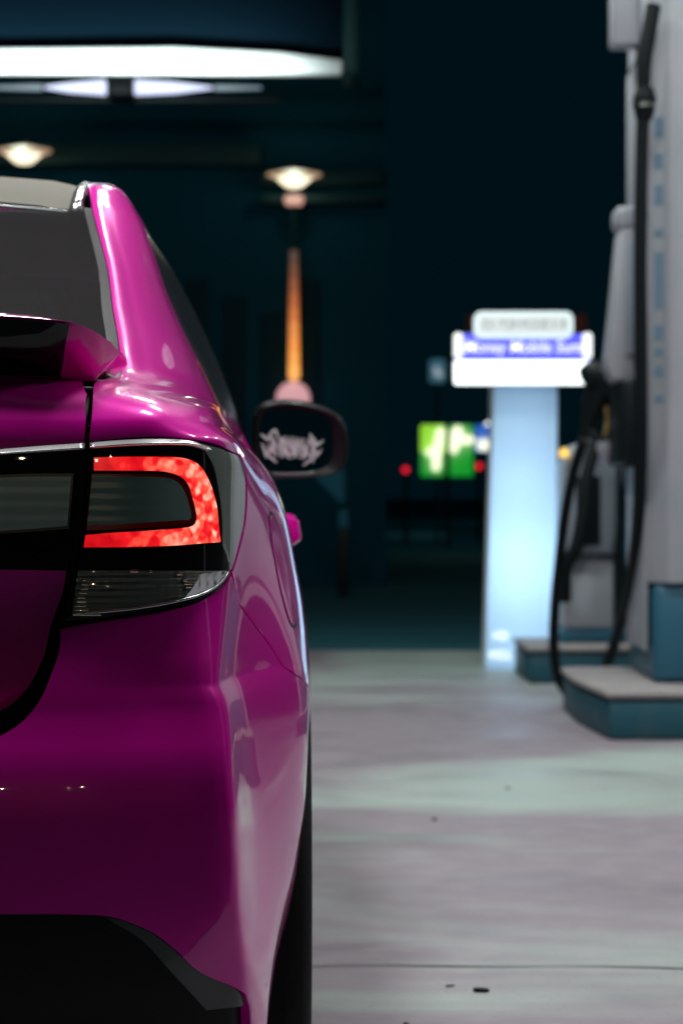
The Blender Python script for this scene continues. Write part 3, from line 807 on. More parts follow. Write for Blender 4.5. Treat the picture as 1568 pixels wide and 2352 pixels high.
wsg = [[SC(15, NLOW+2.2), SC(14, NLOW+2.2), SC(13, NLOW+2.2), SC(12, NLOW+2.4), SC(11.3, NLOW+2.6)][::-1], [SC(15, NLOW+2.2), SC(15, NLOW+7.9)], [SC(15, NLOW+7.9), SC(13, NLOW+7.9), SC(12, NLOW+7.9), SC(11.2, NLOW+7.7)], [SC(11.2, NLOW+7.7), SC(11.3, NLOW+2.6)]]
panel("windscreen", wsg, M['black_gloss'], car, .04, 0, 0, .006, 'join')
# doors, roof rail, front wing, bonnet, front bumper, sill
rail = [[SC(8, NLOW+7), SC(9, NLOW+7), SC(10, NLOW+7), SC(11, NLOW+7)], [SC(11, NLOW+7), SC(11.2, NLOW+2.6)], [SC(11.2, NLOW+2.6), SC(11.2, NLOW+7.9)], [SC(11.2, NLOW+7.9), SC(11, NLOW+8), SC(10, NLOW+8), SC(9, NLOW+8), SC(8, NLOW+8)], [SC(8, NLOW+8), SC(8, NLOW+7)]]
panel("roof_rail", rail, M['pink'], car, .02, 0, .0006, .01, 'copy')
def vline(v, z0, z1, n=6): return [VZ(v, z) for z in np.linspace(z0, z1, n)]
d1 = [vline(1.478, .24, .50, 4)+[VZ(1.44, .8), VZ(1.372, .95)], [VZ(1.372, .95), SC(8.45, NLOW-.3), SC(8.1, NLOW-.04)], [SC(8.1, NLOW-.04), SC(9, NLOW-.04), SC(9.9, NLOW+.02)], vline(2.36, .985, .24), [VZ(2.36, .24), VZ(1.478, .24)]]
dr, dl = panel("rear_door", d1, M['pink'], car, .022, 0, .002, .012, 'copy')
d2 = [vline(2.368, .24, .985), [SC(10, NLOW+.02), SC(11, NLOW+.1)], vline(3.24, .97, .24), [VZ(3.24, .24), VZ(2.368, .24)]]
fr, fl = panel("front_door", d2, M['pink'], car, .025, 0, .002, .012, 'copy')
AV2 = AV+2.65
arch2 = [VZ(AV2-AR*math.cos(R(a)), min(.9, AZ+AR*math.sin(R(a)))) for a in np.linspace(0, 165, 22)]
wing = [[VZ(3.25, .33)]+vline(3.25, .40, .95, 5)+[SC(11, NLOW+.1)], [SC(11, NLOW+.1), SC(12, NLOW+.3), SC(12.6, NLOW+.05)], [SC(12.6, NLOW+.05), SC(12.5, NLOW-8), SC(12.3, NLOW-15)], arch2[::-1]]
panel("front_wing", wing, M['pink'], car, .025, 0, .002, .012, 'copy')
hood = [[SC(15, NLOW-.5), SC(14, NLOW-.5), SC(13, NLOW-.3), SC(12.6, NLOW+.1)], [SC(12.6, NLOW+.1), SC(12, NLOW+.35), SC(11.3, NLOW+.5)], [SC(11.3, NLOW+.5), SC(11.4, NLOW+2.1)], [SC(11.4, NLOW+2.1), SC(13, NLOW+2.1), SC(15, NLOW+2.1)], [SC(15, NLOW+2.1), SC(15, NLOW-.5)]]
panel("bonnet", hood, M['pink'], car, .03, 0, .002, .012, 'join')
fb = [[SC(15, 2), SC(15, NLOW-.7)], [SC(15, NLOW-.7), SC(14, NLOW-.7), SC(13, NLOW-.5), SC(12.65, NLOW-.2)], [SC(12.65, NLOW-.2), SC(12.5, NLOW-8), SC(12.3, NLOW-15), SC(12.2, 2)], [SC(12.2, 2), SC(13.5, 2), SC(15, 2)]]
fbump, _ = panel("front_bumper", fb, M['pink'], car, .03, 0, .002, .012, 'join')
hl = [[SC(12.7, NLOW-2), SC(13.3, NLOW-2), SC(13.9, NLOW-4)], [SC(13.9, NLOW-4), SC(13.9, NLOW-7), SC(13, NLOW-7)], [SC(13, NLOW-7), SC(12.7, NLOW-5), SC(12.7, NLOW-2)]]
panel("headlight", hl, mat("headlight_glass", (.5, .52, .55), .1, .3, 1), car, .02, .004, 0, .01, 'copy')
panel("grille", [[SC(14.3, NLOW-4), SC(15, NLOW-4)], [SC(15, NLOW-4), SC(15, 6)], [SC(15, 6), SC(14.2, 6)], [SC(14.2, 6), SC(14.3, NLOW-4)]], M['black'], fbump, .03, .004, 0, .01, 'join')
sill = [[VZ(1.40, .235), VZ(2.4, .235), VZ(3.2, .235)], [VZ(3.2, .235), VZ(3.2, .205)], [VZ(3.2, .205), VZ(2.4, .205), VZ(1.40, .205)], [VZ(1.40, .205), VZ(1.40, .235)]]
panel("side_sill", sill, M['black'], car, .02, 0, 0, .02, 'copy')

# dark shell behind the panels (shows in the shut lines)
V, F = [], []
i1 = (NLOW-1)*SUB+1
rows = list(range(0, i1, 4))
colsx = list(range(0, ns_, 4))
def shell(rows, colsx, off):
    v0 = len(V)
    for i in rows:
        for j in colsx: V.append(FINE[i, j]-NRM[i, j]*off)
    for a in range(len(rows)-1):
        for b in range(len(colsx)-1):
            k = v0+a*len(colsx)+b
            c = (V[k]+V[k+len(colsx)+1])/2
            if any((c[1]-av)**2+(c[2]-AZ)**2 < (AR-.004)**2 for av in (AV, AV2)): continue
            if abs(c[0]) < .60 and .60 < c[2] < .84 and c[1] < .4: continue
            F.append((k, k+1, k+1+len(colsx), k+len(colsx)))
shell(rows, colsx, .014)
shell(list(range(NLOW*SUB-SUB, nt_, 4)), list(range(2*SUB, 8*SUB+1, 3)), .014)
shell(list(range(NLOW*SUB-SUB, (NLOW+1)*SUB, 4)), list(range(0, 2*SUB+1, 4)), .014)
V = np.array(V); k = len(V)
sh = mesh_obj("underbody", np.concatenate([V, V*np.array([-1, 1, 1])]), F+[tuple(i+k for i in f[::-1]) for f in F], M['black'], car)
box("floor_pan", (-.62, .25, .17), (.62, 4.2, .24), M['black'], car, bevel=.01)
box('boot_tub', (-.66, .20, .55), (.66, .30, .86), M['black'], car, bevel=.005)
# wheel wells
for sx in (1, -1):
    for av in (AV, AV2):
        bm = bmesh.new(); n = 28; A = []; B = []; 
        for q in range(n+1):
            a = R(-30+240*q/n)
            A.append(bm.verts.new((sx*.86, av-(AR+.004)*math.cos(a), AZ+(AR+.004)*math.sin(a)))); B.append(bm.verts.new((sx*.58, av-(AR+.004)*math.cos(a), AZ+(AR+.004)*math.sin(a))))
        for q in range(n): bm.faces.new([A[q], A[q+1], B[q+1], B[q]])
        bm.faces.new(B)
        bm_obj("wheel_arch_liner", bm, M['black'], car, smooth=False)

# diffuser: recessed black panel with a satin edge band
Z3 = lambda x, y: (x/1.2544, 2300+y/1.2544)
db = [Z3(*p) for p in ((590, 1402), (650, 1440), (720, 1510), (790, 1590), (850, 1655), (905, 1715), (960, 1775))]
do = [Z3(*p) for p in ((480, 1336), (540, 1348), (600, 1366), (700, 1412), (800, 1487), (900, 1582), (970, 1618), (1050, 1652), (1130, 1692))]
M['satin_dark'] = mat("satin_dark_trim", (.05, .062, .06), .32, 0, .3)
dbs, dos = L_(db), L_(do)
lowR = SC(6.2, .05)
dsegs = [L_([(-500, 3358), (0, 3358), (239, 3358), (383, 3364)])+dos[1:], [dos[-1], lowR], [lowR, SC(3, 0), SC(0, 0)], [SC(0, 0), centre(P(-500, 3358))], [centre(P(-500, 3358)), P(-500, 3358)]]
dif, _ = panel("diffuser", dsegs, mat("black_diffuser_plastic", (.0015, .003, .003), .7, spec=.0), car, .014, -.022, 0, .006, 'join')
bsegs = [[dos[0]]+dos[1:], [dos[-1], P(915, 3690)], [P(915, 3690), dbs[-1]], dbs[::-1], [dbs[0], dos[0]]]
panel("diffuser_edge", bsegs, M['satin_dark'], dif, .009, -.006, 0, .016, 'copy')

# roof panel and its side mouldings
V, F = [], []; nv, nu = 50, 25
for i in range(nv):
    v = .985+(2.86-.985)*i/(nv-1)
    ue = uedge(v)-.022
    for j in range(nu):
        w = -1+2*j/(nu-1); u = ue*w
        z = zroof(u, v)
        ed = abs(w)
        z -= .006*max(0, (ed-.93)/.07)**2
        vv_ = v+.012*(1-ed*ed)*(-1 if i == 0 else 0)
        V.append((u, vv_, z+.002))
for i in range(nv-1):
    for j in range(nu-1):
        k = i*nu+j; F.append((k, k+1, k+nu+1, k+nu))
k0 = len(V)
for j in range(nu): V.append((V[j][0], V[j][1]+.004, V[j][2]-.018))
for j in range(nu-1): F.append((j+1, j, k0+j, k0+j+1))
ro = mesh_obj("roof", V, F, M['roof'], car)
ro.data.set_sharp_from_angle(angle=R(50))
rs = [(u, .978-.012*(1-(u/.53)**2), zroof(u, .98)-.006) for u in np.linspace(-.53, .53, 21)]
tube("window_top_seal", rs, .0065, M['silver'], rg, 8, True, 2)
for sx in (1, -1):
    pts = []
    V, F = [], []
    for i in range(40):
        v = 1.0+(2.7-1.0)*i/39
        ue = uedge(v); z = zroof(ue, v)
        for (du, dz) in ((-.024, -.004), (-.020, .004), (-.012, .0075), (-.004, .005), (-.001, -.004)):
            V.append((sx*(ue+du), v, z+dz))
        if i:
            for q in range(4):
                a = (i-1)*5+q; fq = (a, a+1, a+6, a+5); F.append(fq if sx < 0 else fq[::-1])
    F.append((0, 1, 2, 3, 4))
    o = mesh_obj("roof_moulding", V, F, M['silver'], car)
    bm = bmesh.new(); bm.from_mesh(o.data); bmesh.ops.recalc_face_normals(bm, faces=bm.faces); bm.to_mesh(o.data); bm.free()

# spoiler on the boot lid: stations across the car, each a closed profile
st = [[(0, .150, 1.043), (0, .118, 1.080), (0, .100, 1.119), (0, .135, 1.124), (0, .34, 1.080), (0, .34, 1.06)],
      [(.35, .165, 1.042), (.35, .130, 1.077), (.35, .112, 1.114), (.35, .147, 1.119), (.35, .345, 1.079), (.35, .345, 1.06)],
      [at_px(130, 1380, .185), at_px(140, 1280, .155), at_px(150, 1166, .135), (.56, .17, 1.113), (.555, .355, 1.078), (.555, .355, 1.06)],
      [at_px(240, 1387, .195), at_px(255, 1290, .170), at_px(276, 1184, .150), (.600, .19, 1.106), (.59, .36, 1.076), (.59, .36, 1.058)],
      [at_px(300, 1394, .205), at_px(325, 1310, .190), at_px(350, 1216, .180), (.628, .225, 1.096), (.615, .365, 1.073), (.615, .365, 1.056)],
      [at_px(334, 1396, .213), at_px(368, 1338, .215), at_px(402, 1252, .215), (.648, .255, 1.083), (.628, .37, 1.069), (.628, .37, 1.054)],
      [at_px(345, 1395, .220), at_px(385, 1350, .235), at_px(434, 1290, .250), (.662, .285, 1.071), (.638, .375, 1.063), (.638, .375, 1.05)],
      [at_px(352, 1393, .240), at_px(388, 1358, .262), at_px(437, 1306, .285), (.663, .305, 1.062), (.640, .37, 1.058), (.640, .37, 1.048)]]
dense = []
for k in range(6): dense.append(catmull([s[k] for s in st], 5))
bm = bmesh.new(); n = len(dense[0])
for sx in (1, -1):
    rings = [[bm.verts.new((sx*dense[k][i][0], dense[k][i][1], dense[k][i][2])) for k in range(6)] for i in range(n)]
    for i in range(n-1):
        for k in range(6):
            bm.faces.new([rings[i][k], rings[i][(k+1) % 6], rings[i+1][(k+1) % 6], rings[i+1][k]])
    bm.faces.new(rings[-1])
bmesh.ops.remove_doubles(bm, verts=bm.verts, dist=1e-5)
spo = bm_obj("boot_spoiler", bm, M['pink'], car, bevel=.005, seg=3, angle=28)
# gloss black insert on the spoiler's rear face
V, F = [], []
ni = 0
for i in range(n):
    if dense[2][i][0] > .607: break
    ni += 1
    for k in (0, 1, 2):
        p = dense[k][i]; q = np.array([0, -.0028, -.001])
        fr_ = (.06, .0, -.06)[k]
        p2 = p+(dense[1][i]-p)*abs(fr_)
        V.append(p2+q)
for i in range(ni-1):
    for k in range(2):
        a = i*3+k; F.append((a, a+3, a+4, a+1))
V = np.array(V); k = len(V)
mesh_obj("spoiler_insert", np.concatenate([V, V*np.array([-1, 1, 1])]), F+[tuple(i+k for i in f[::-1]) for f in F], M['black_gloss'], spo)

# door mirror
Zm = lambda x, y, v: np.array(at_px(880+x/3.5636, 1380+y/3.5636, v))
MV = 2.86
rimo = [(175, 640), (200, 480), (290, 385), (480, 335), (700, 330), (900, 365), (1100, 430), (1280, 530), (1345, 640), (1385, 800), (1392, 950), (1365, 1120), (1290, 1235), (1150, 1290), (900, 1318), (600, 1330), (380, 1325), (250, 1230), (180, 1000)]
glo = [(250, 700), (285, 530), (370, 440), (560, 418), (740, 425), (920, 462), (1100, 515), (1185, 575), (1205, 700), (1212, 880), (1190, 1050), (1120, 1165), (950, 1225), (700, 1245), (440, 1250), (320, 1190), (262, 1050), (240, 880)]
def mirror_unit(sgn):
    ro_ = np.array(catmull([Zm(x, y, MV) for x, y in rimo], 6, True)); gl_ = np.array(catmull([Zm(x, y, MV) for x, y in glo], 6, True))
    c = ro_.mean(0)
    rings = []
    for (sc, dv, dz) in ((.955, -.002, 0), (1.0, .006, 0), (1.025, .03, .003), (1.03, .055, .006), (.97, .085, .006), (.84, .11, .004), (.6, .125, 0), (.3, .132, 0)):
        r = c+(ro_-c)*sc; r[:, 1] += dv; r[:, 2] += dz; rings.append(r)
    n = len(ro_); V = np.concatenate(rings); F = []
    for i in range(len(rings)-1):
        for k in range(n): F.append((i*n+k, i*n+(k+1) % n, (i+1)*n+(k+1) % n, (i+1)*n+k))
    F.append(tuple((len(rings)-1)*n+k for k in range(n)))
    inner = [c+(gl_-gl_.mean(0))*1.0+(gl_.mean(0)-c)]
    # bezel between rim and glass
    sgv = np.array([sgn, 1, 1])
    def mk(nm, V, F, m, par):
        bm = bmesh.new(); vs = [bm.verts.new(p*sgv) for p in V]
        for f_ in F: bm.faces.new([vs[i] for i in f_])
        return bm_obj(nm, bm, m, par, smooth=True)
    hous = mk("door_mirror", V, F, M['mirror_shell'], car)
    N2 = 120
    def res(A):
        A = np.concatenate([A, A[:1]]); ang = None
        L = np.concatenate([[0], np.cumsum(np.linalg.norm(np.diff(A, axis=0), axis=1))]); q = np.linspace(0, L[-1], N2+1)[:-1]
        return np.stack([np.interp(q, L, A[:, k]) for k in range(3)], 1)
    a = res(c+(ro_-c)*.955); b = res(gl_); a[:, 1] -= .002; b2 = b.copy(); b2[:, 1] += .008
    # start both loops at the same bearing
    ang = lambda A: np.arctan2(A[:, 2]-c[2], A[:, 0]-c[0])
    b2 = np.roll(b2, -int(np.argmin(np.abs(ang(b2)-ang(a)[0]))), axis=0)
    mk("mirror_bezel", np.concatenate([a, b2]), [(k, (k+1) % N2, N2+(k+1) % N2, N2+k) for k in range(N2)], M['black'], hous)
    g2 = gl_.copy(); g2[:, 1] += .0075
    gobj = mesh_obj("mirror_glass", g2*sgv, [tuple(range(len(g2)))[::-1 if sgn > 0 else 1]], M['mirror_glass'], hous, False)
    lowseg = [Zm(x, y, MV+.004) for x, y in ((440, 1258), (560, 1268), (700, 1270), (860, 1262), (960, 1248))]
    tube("mirror_trim", [p*sgv for p in lowseg], .0022, M['silver'], hous, 8)
    arm = [np.array((.70, MV+.09, .925)), np.array((.735, MV+.085, .93)), np.array((.775, MV+.075, .94)), np.array((.81, MV+.07, .95))]
    tube("mirror_arm", [p*sgv for p in arm], [.035, .03, .028, .03], M['black'], hous, 12)
    return hous, gobj, gl_
M['mirror_shell'] = mat("gloss_dark_mirror_cap", (.002, .0015, .002), .5, 0, .08, coat_rough=.15, spec=.03)
M['mirror_glass'] = mat("mirror_glass", (.55, .62, .58), .02, 1.0)
M['sticker'] = mat("white_sticker", (.58, .62, .6), .6, emis=None)
hr, gr_, glp = mirror_unit(1); hl_, gl2_, _ = mirror_unit(-1)
# spiky white lettering stuck to the mirror glass
strokes = [[(268, 742), (300, 775), (365, 812), (430, 790)], [(360, 775), (400, 735), (452, 695), (475, 745), (490, 800)], [(275, 862), (305, 930), (325, 1000), (335, 1062)],
           [(322, 960), (370, 1030), (425, 1075), (475, 1125)], [(330, 985), (400, 975), (450, 940)], [(345, 850), (375, 800), (420, 760)], [(365, 880), (380, 960), (352, 1010)],
           [(405, 800), (418, 880), (402, 970)], [(440, 790), (452, 880), (445, 990), (480, 1040)], [(500, 775), (520, 850), (508, 940), (530, 1055)], [(545, 780), (535, 880), (560, 980), (555, 1060)],
           [(590, 770), (560, 850), (590, 920)], [(610, 800), (600, 880), (585, 960), (620, 1040), (655, 1075)], [(650, 775), (630, 850), (650, 910), (690, 960), (655, 1010), (610, 960), (650, 905)],
           [(700, 780), (670, 850), (700, 930), (715, 1000), (670, 1065)], [(745, 790), (715, 860), (740, 940), (720, 1060)], [(790, 800), (755, 870), (790, 950), (765, 1070)], [(838, 800), (800, 870), (835, 950), (800, 1080)],
           [(905, 735), (925, 780), (960, 825), (985, 860)], [(865, 820), (910, 850), (960, 850), (1010, 870), (1060, 850), (1084, 822)], [(880, 850), (940, 890), (1000, 890), (1040, 880)], [(895, 830), (930, 800), (985, 820)],
           [(855, 860), (870, 940), (850, 1020), (830, 1075)], [(920, 900), (940, 960), (930, 1030), (950, 1130)], [(975, 905), (960, 970), (985, 1000)], [(1065, 940), (1020, 1000), (950, 1060), (880, 1110), (815, 1162)], [(1000, 960), (970, 1040), (940, 1110)], [(880, 1000), (920, 1040), (990, 1030)],
           [(470, 900), (540, 905), (600, 890)], [(720, 900), (800, 905), (860, 895)], [(400, 900), (460, 930)]]
bm = bmesh.new()
for sgm in strokes:
    c = np.array(catmull([np.array(p, float) for p in sgm], 6)); n = len(c)
    wds = 15*np.sin(np.linspace(.12, math.pi-.12, n))**.8+1.5
    for th_, sgnv in ((0, 1),):
        Lp, Rp = [], []
        for i in range(n):
            d = c[min(i+1, n-1)]-c[max(i-1, 0)]; d /= np.linalg.norm(d)+1e-9; nn = np.array([-d[1], d[0]])*wds[i]
            a, b = c[i]+nn, c[i]-nn
            pa, pb = Zm(a[0], a[1], MV+.0068), Zm(b[0], b[1], MV+.0068)
            pa[1] = MV+.0068; pb[1] = MV+.0068
            Lp.append(bm.verts.new(pa)); Rp.append(bm.verts.new(pb))
        for i in range(n-1): bm.faces.new([Lp[i], Lp[i+1], Rp[i+1], Rp[i]])
bm_obj("mirror_sticker", bm, M['sticker'], hr)

# door handles
def handle(par, v0, v1, sgn, z0, u_in):
    bm = bmesh.new()
    sec = [(0, -.022), (.010, -.026), (.027, -.016), (.029, -.010), (.024, .020), (.012, .025), (0, .025)]
    n = 14; rings = []
    for i in range(n):
        w = i/(n-1); v = v0+(v1-v0)*w; e = min(1, (math.sin(math.pi*w)*5.0+.86))
        rings.append([bm.verts.new((sgn*(u_in+a*e), v, z0+b*(.75+.25*e)-.01*w)) for a, b in sec])
    m = len(sec)
    for i in range(n-1):
        for k in range(m): bm.faces.new([rings[i][k], rings[i][(k+1) % m], rings[i+1][(k+1) % m], rings[i+1][k]])
    bm.faces.new(rings[0]); bm.faces.new(rings[-1][::-1])
    bm_obj("door_handle", bm, M['pink'], par, bevel=.0012, angle=22)
for par, v0, s in ((dr, 1.60, 1), (dl, 1.60, -1), (fr, 2.50, 1), (fl, 2.50, -1)):
    handle(par, v0, v0+.22, s, .838, .862)

# wheels
def wheel(v, sgn):
    root = empty("wheel", (sgn*.897, v, .327)); root.parent = car; root.rotation_euler = (0, 0, 0 if sgn > 0 else math.pi)
    tp = [(-.245, .235), (-.245, .29), (-.232, .315), (-.20, .327), (-.045, .327), (-.014, .316), (-.002, .297), (0, .27), (-.006, .238)]
    t = lathe("tyre", [(r, h) for h, r in tp], M['rubber'], root, 'x', 64)
    rp = [(-.24, .2), (-.24, .238), (-.02, .238), (-.008, .236), (-.012, .228), (-.05, .222), (-.06, .05)]
    lathe("rim", [(r, h) for h, r in rp], M['rim'], root, 'x', 64)
    bm = bmesh.new()
    for k in range(10):
        a = 2*math.pi*k/10; d = (math.cos(a), math.sin(a)); p = (-d[1], d[0])
        q = []
        for (r, w, x) in ((.04, .018, -.03), (.225, .011, -.012)):
            for sx in (1, -1):
                for dx in (0, -.025): q.append(bm.verts.new((x+dx, d[0]*r+p[0]*w*sx, d[1]*r+p[1]*w*sx)))
        for fc in ((0, 4, 6, 2), (1, 3, 7, 5), (0, 1, 5, 4), (2, 6, 7, 3), (0, 2, 3, 1), (4, 5, 7, 6)): bm.faces.new([q[i] for i in fc])
    bm_obj("spokes", bm, M['rim'], root, bevel=.003)
    lathe("hub_cap", [(0, -.022), (.03, -.022), (.045, -.03), (.06, -.06)], M['rim'], root, 'x', 24)
for v in (AV, AV2):
    for s in (1, -1): wheel(v, s)

# seats seen through the rear window
def seat(u, v, w):
    bm = bmesh.new()
    add_box(bm, (u-w, v, .55), (u+w, v+.14, 1.06)); add_box(bm, (u-w, v+.05, .38), (u+w, v+.55, .58))
    s = bm_obj("seat", bm, M['interior'], car, bevel=.05, seg=4)
    bm = bmesh.new(); add_box(bm, (u-.13, v+.01, 1.08), (u+.13, v+.11, 1.24)); bm_obj("headrest", bm, M['interior'], s, bevel=.045, seg=4)
seat(.40, 1.0, .27); seat(-.40, 1.0, .27); seat(.38, 1.95, .26); seat(-.38, 1.95, .26)
box("parcel_shelf", (-.6, .45, 1.0), (.6, .98, 1.03), M['interior'], car, .01)

# ------------------------------------------------------------------ pump islands
M['island'] = add_noise(mat("blue_island_paint", (.004, .075, .11), .55), 5, .8, (.06, .10, .11), 6, (1, 1, 1), .15, lo=.5, hi=.75)
M['island_top'] = add_noise(mat("island_concrete", (.29, .27, .27), .7), 9, .7, (.19, .20, .21), 6, bump=.2)
M['pump_white'] = add_noise(mat("pump_white_paint", (.40, .42, .465), .4), 3, .5, (.29, .35, .40))
M['pump_grey'] = mat("pump_grey_panel", (.30, .36, .42), .35)
M['pump_blue'] = mat("pump_blue_base", (.02, .12, .19), .45)
M['pump_dark'] = mat("pump_dark_plastic", (.003, .008, .010), .5, spec=.25)
M['hose'] = mat("black_hose_rubber", (.003, .007, .009), .6, spec=.2)
M['decal'] = mat("teal_decal", (.16, .26, .36), .5)
M['amber'] = mat("amber_lamp", (.5, .3, .05), .3, emis=(1, .62, .12), estr=1.2)

def island(polyg, label):
    o = prism("pump_island", polyg, 0, .145, 'z', M['island'], None, .012)
    cx = np.mean([p[0] for p in polyg]); cyy = np.mean([p[1] for p in polyg])
    pp = [(p[0]+(-.012 if p[0] < cx else .012), p[1]+(-.012 if p[1] < cyy else .012)) for p in polyg]
    prism("island_top", pp, .152, .180, 'z', M['island_top'], o, .012)
    bm = bmesh.new()
    q = [(p[0]+(.008 if p[0] < cx else -.008), p[1]+(.008 if p[1] < cyy else -.008)) for p in polyg]
    prism("joint_band", q, .1452, .1518, 'z', M['pump_dark'], o)
    tag(o, label, "pump island"); return o
island([(.985, 8.92), (2.9, 8.92), (2.9, 10.2), (.935, 10.2), (.93, 9.62)], "near blue kerbed pump island with chamfered corner at the right")
island([(.90, 11.6), (2.9, 11.6), (2.9, 13.6), (1.14, 13.6), (1.14, 12.35), (.885, 12.35)], "far small pump island beside the glowing pylon sign")

# near dispenser
pd_ = tag(empty("fuel_pump", (1.6, 9.7, .18)), "tall white fuel pump with blue base on the near island", "fuel pump")
def pb(name, lo, hi, m, bevel=.006, par=None):
    o = box(name, lo, hi, m, None, bevel); o.parent = par or pd_
    if par is None: o.location = (-1.6, -9.7, -.18)
    return o
pb("base_plinth", (1.20, 9.30, .18), (2.2, 10.08, .565), M['pump_blue'], .03)
prism_body = [(1.185, 9.34), (1.255, 9.27), (2.2, 9.27), (2.2, 10.0), (1.185, 10.0)]
o = prism("cabinet", prism_body, .566, 3.05, 'z', M['pump_white'], None, .006); o.parent = pd_; o.location = (-1.6, -9.7, -.18); cab = o
# wide lower side panel, upper side strip, boom box, ledge, display hood
pb("side_panel", (1.176, 9.36, .30), (1.186, 9.99, 1.02), M['pump_white'], .004)
pb("upper_panel", (1.168, 9.40, 1.98), (1.186, 9.92, 2.62), M['pump_white'], .004)
pb("hose_boom", (1.078, 9.62, 2.70), (1.186, 9.76, 3.0), M['pump_white'], .01)
pb("ledge", (1.092, 9.60, 1.965), (1.186, 9.80, 2.055), M['pump_white'], .02)
hood_poly = [(1.186, 1.96), (1.105, 1.955), (1.052, 1.42), (1.072, 1.36), (1.186, 1.36)]
o = prism("display_hood", hood_poly, 9.56, 9.78, 'y', M['pump_white'], None, .008); o.parent = pd_; o.location = (-1.6, -9.7, -.18)
pb("display_screen", (1.120, 9.545, 1.46), (1.175, 9.5605, 1.90), M['pump_grey'], .003)
pb("nozzle_pocket", (1.10, 9.42, 1.02), (1.186, 10.05, 1.36), M['pump_dark'], .02)
pb("hose_bracket", (1.135, 9.37, 1.02), (1.255, 9.40, 1.075), M['pump_dark'], .005)
for zz in (1.985, 1.02, 2.63):
    pb("seam_strip", (1.174, 9.355, zz), (1.1875, 9.99, zz+.012), M['pump_dark'], 0)
pb("card_reader", (1.150, 9.42, 1.40), (1.186, 9.52, 1.62), M['pump_dark'], .006)
pb("price_window", (1.166, 9.44, 1.70), (1.1868, 9.54, 1.92), M['pump_grey'], .004)
# decals on the chamfered end of the cabinet
for i, (za, zb) in enumerate([(2.28, 2.36), (2.16, 2.22), (2.02, 2.10), (1.90, 1.93), (1.78, 1.84), (1.62, 1.78), (1.50, 1.56), (1.44, 1.47), (1.36, 1.40), (1.26, 1.29)]):
    bm = bmesh.new()
    d = np.array([.07, -.07]); a0 = np.array([1.185, 9.34])+d*.3; a1 = np.array([1.185, 9.34])+d*.72; nrm = np.array([-.707, -.707])*.002
    vs = [bm.verts.new((p[0]+nrm[0], p[1]+nrm[1], z)) for p, z in ((a0, za), (a1, za), (a1, zb), (a0, zb))]
    bm.faces.new(vs); o = bm_obj("decal", bm, M['decal'], None); o.parent = pd_; o.location = (-1.6, -9.7, -.18)
for i in range(3):
    pb("display_digit", (1.167, 9.70, 1.50+.045*i), (1.1755, 9.9, 1.53+.045*i), M['decal'], 0)

# hose: from the boom, down past the bracket, over the gap between the islands and back up to the nozzle
hp = [(1500, 12, 9.21), (1490, 75, 9.19), (1479, 140, 9.18), (1477, 230, 9.18), (1474, 330, 9.18), (1470, 600, 9.18), (1472, 850, 9.2), (1472, 1000, 9.24), (1466, 1180, 9.40), (1448, 1330, 9.75), (1425, 1430, 10.1), (1400, 1510, 10.35), (1372, 1578, 10.55), (1340, 1606, 10.68), (1308, 1596, 10.72), (1284, 1562, 10.72), (1272, 1500, 10.68), (1273, 1410, 10.62), (1283, 1300, 10.5), (1299, 1170, 10.4), (1318, 1080, 10.3), (1340, 1010, 10.2)]
hpw = [np.array(W(*p)) for p in hp]
ho = tube("pump_hose", hpw, [.030]*3+[.026]*6+[.023]*13, M['hose'], None, 14)
tag(ho, "black fuel hose hanging from the boom and looping to the ground", "hose")
col_ = tube("hose_coupling", [np.array(W(1480, 200, 9.18)), np.array(W(1480, 225, 9.18)), np.array(W(1479, 255, 9.18)), np.array(W(1478, 275, 9.18))], [.032, .046, .040, .030], M['hose'], ho, 16)
tube("coupling_ring", [np.array(W(1479, 238, 9.18)), np.array(W(1479, 246, 9.18))], .0475, mat("steel_ring", (.7, .7, .68), .25, 1), ho, 18)
# nozzle standing in the pocket
nz = empty("fuel_nozzle", W(1390, 940, 10.0)); tag(nz, "black fuel nozzle hooked in the near pump's holder", "nozzle")
c0 = np.array(W(1390, 940, 10.0))
def npart(name, pts, rad, m):
    o = tube(name, [np.array(W(*p))-c0 for p in pts], rad, m, nz, 14); return o
npart("body", [(1345, 1000, 10.1), (1358, 950, 10.05), (1380, 900, 10.0), (1410, 870, 9.95), (1440, 860, 9.9)], [.030, .042, .055, .058, .05], M['pump_dark'])
npart("spout", [(1425, 860, 9.9), (1440, 800, 9.85), (1462, 765, 9.8), (1475, 755, 9.8)], [.035, .032, .028, .022], M['pump_dark'])
npart("guard", [(1352, 890, 10.0), (1345, 930, 10.02), (1352, 985, 10.05), (1400, 1020, 10.0), (1430, 1000, 9.95), (1440, 900, 9.92)], .020, M['pump_dark'])
npart("lever", [(1388, 925, 10.0), (1396, 960, 10.0), (1388, 1000, 10.02)], [.008, .014, .010], mat("brass_lever", (.75, .55, .2), .3, .8))
npart("hand_grip", [(1395, 1012, 10.0), (1397, 1030, 10.0), (1400, 1050, 10.0), (1402, 1066, 10.0)], [.046, .050, .040, .016], M['pump_white'])
npart("label", [(1410, 862, 9.84), (1412, 880, 9.84)], [.018, .022], M['pump_white'])  # small white blob painted in as the nozzle's highlight
npart("splash_guard", [(1345, 870, 10.02), (1365, 860, 10.0), (1390, 862, 9.98)], [.05, .062, .05], M['pump_dark'])

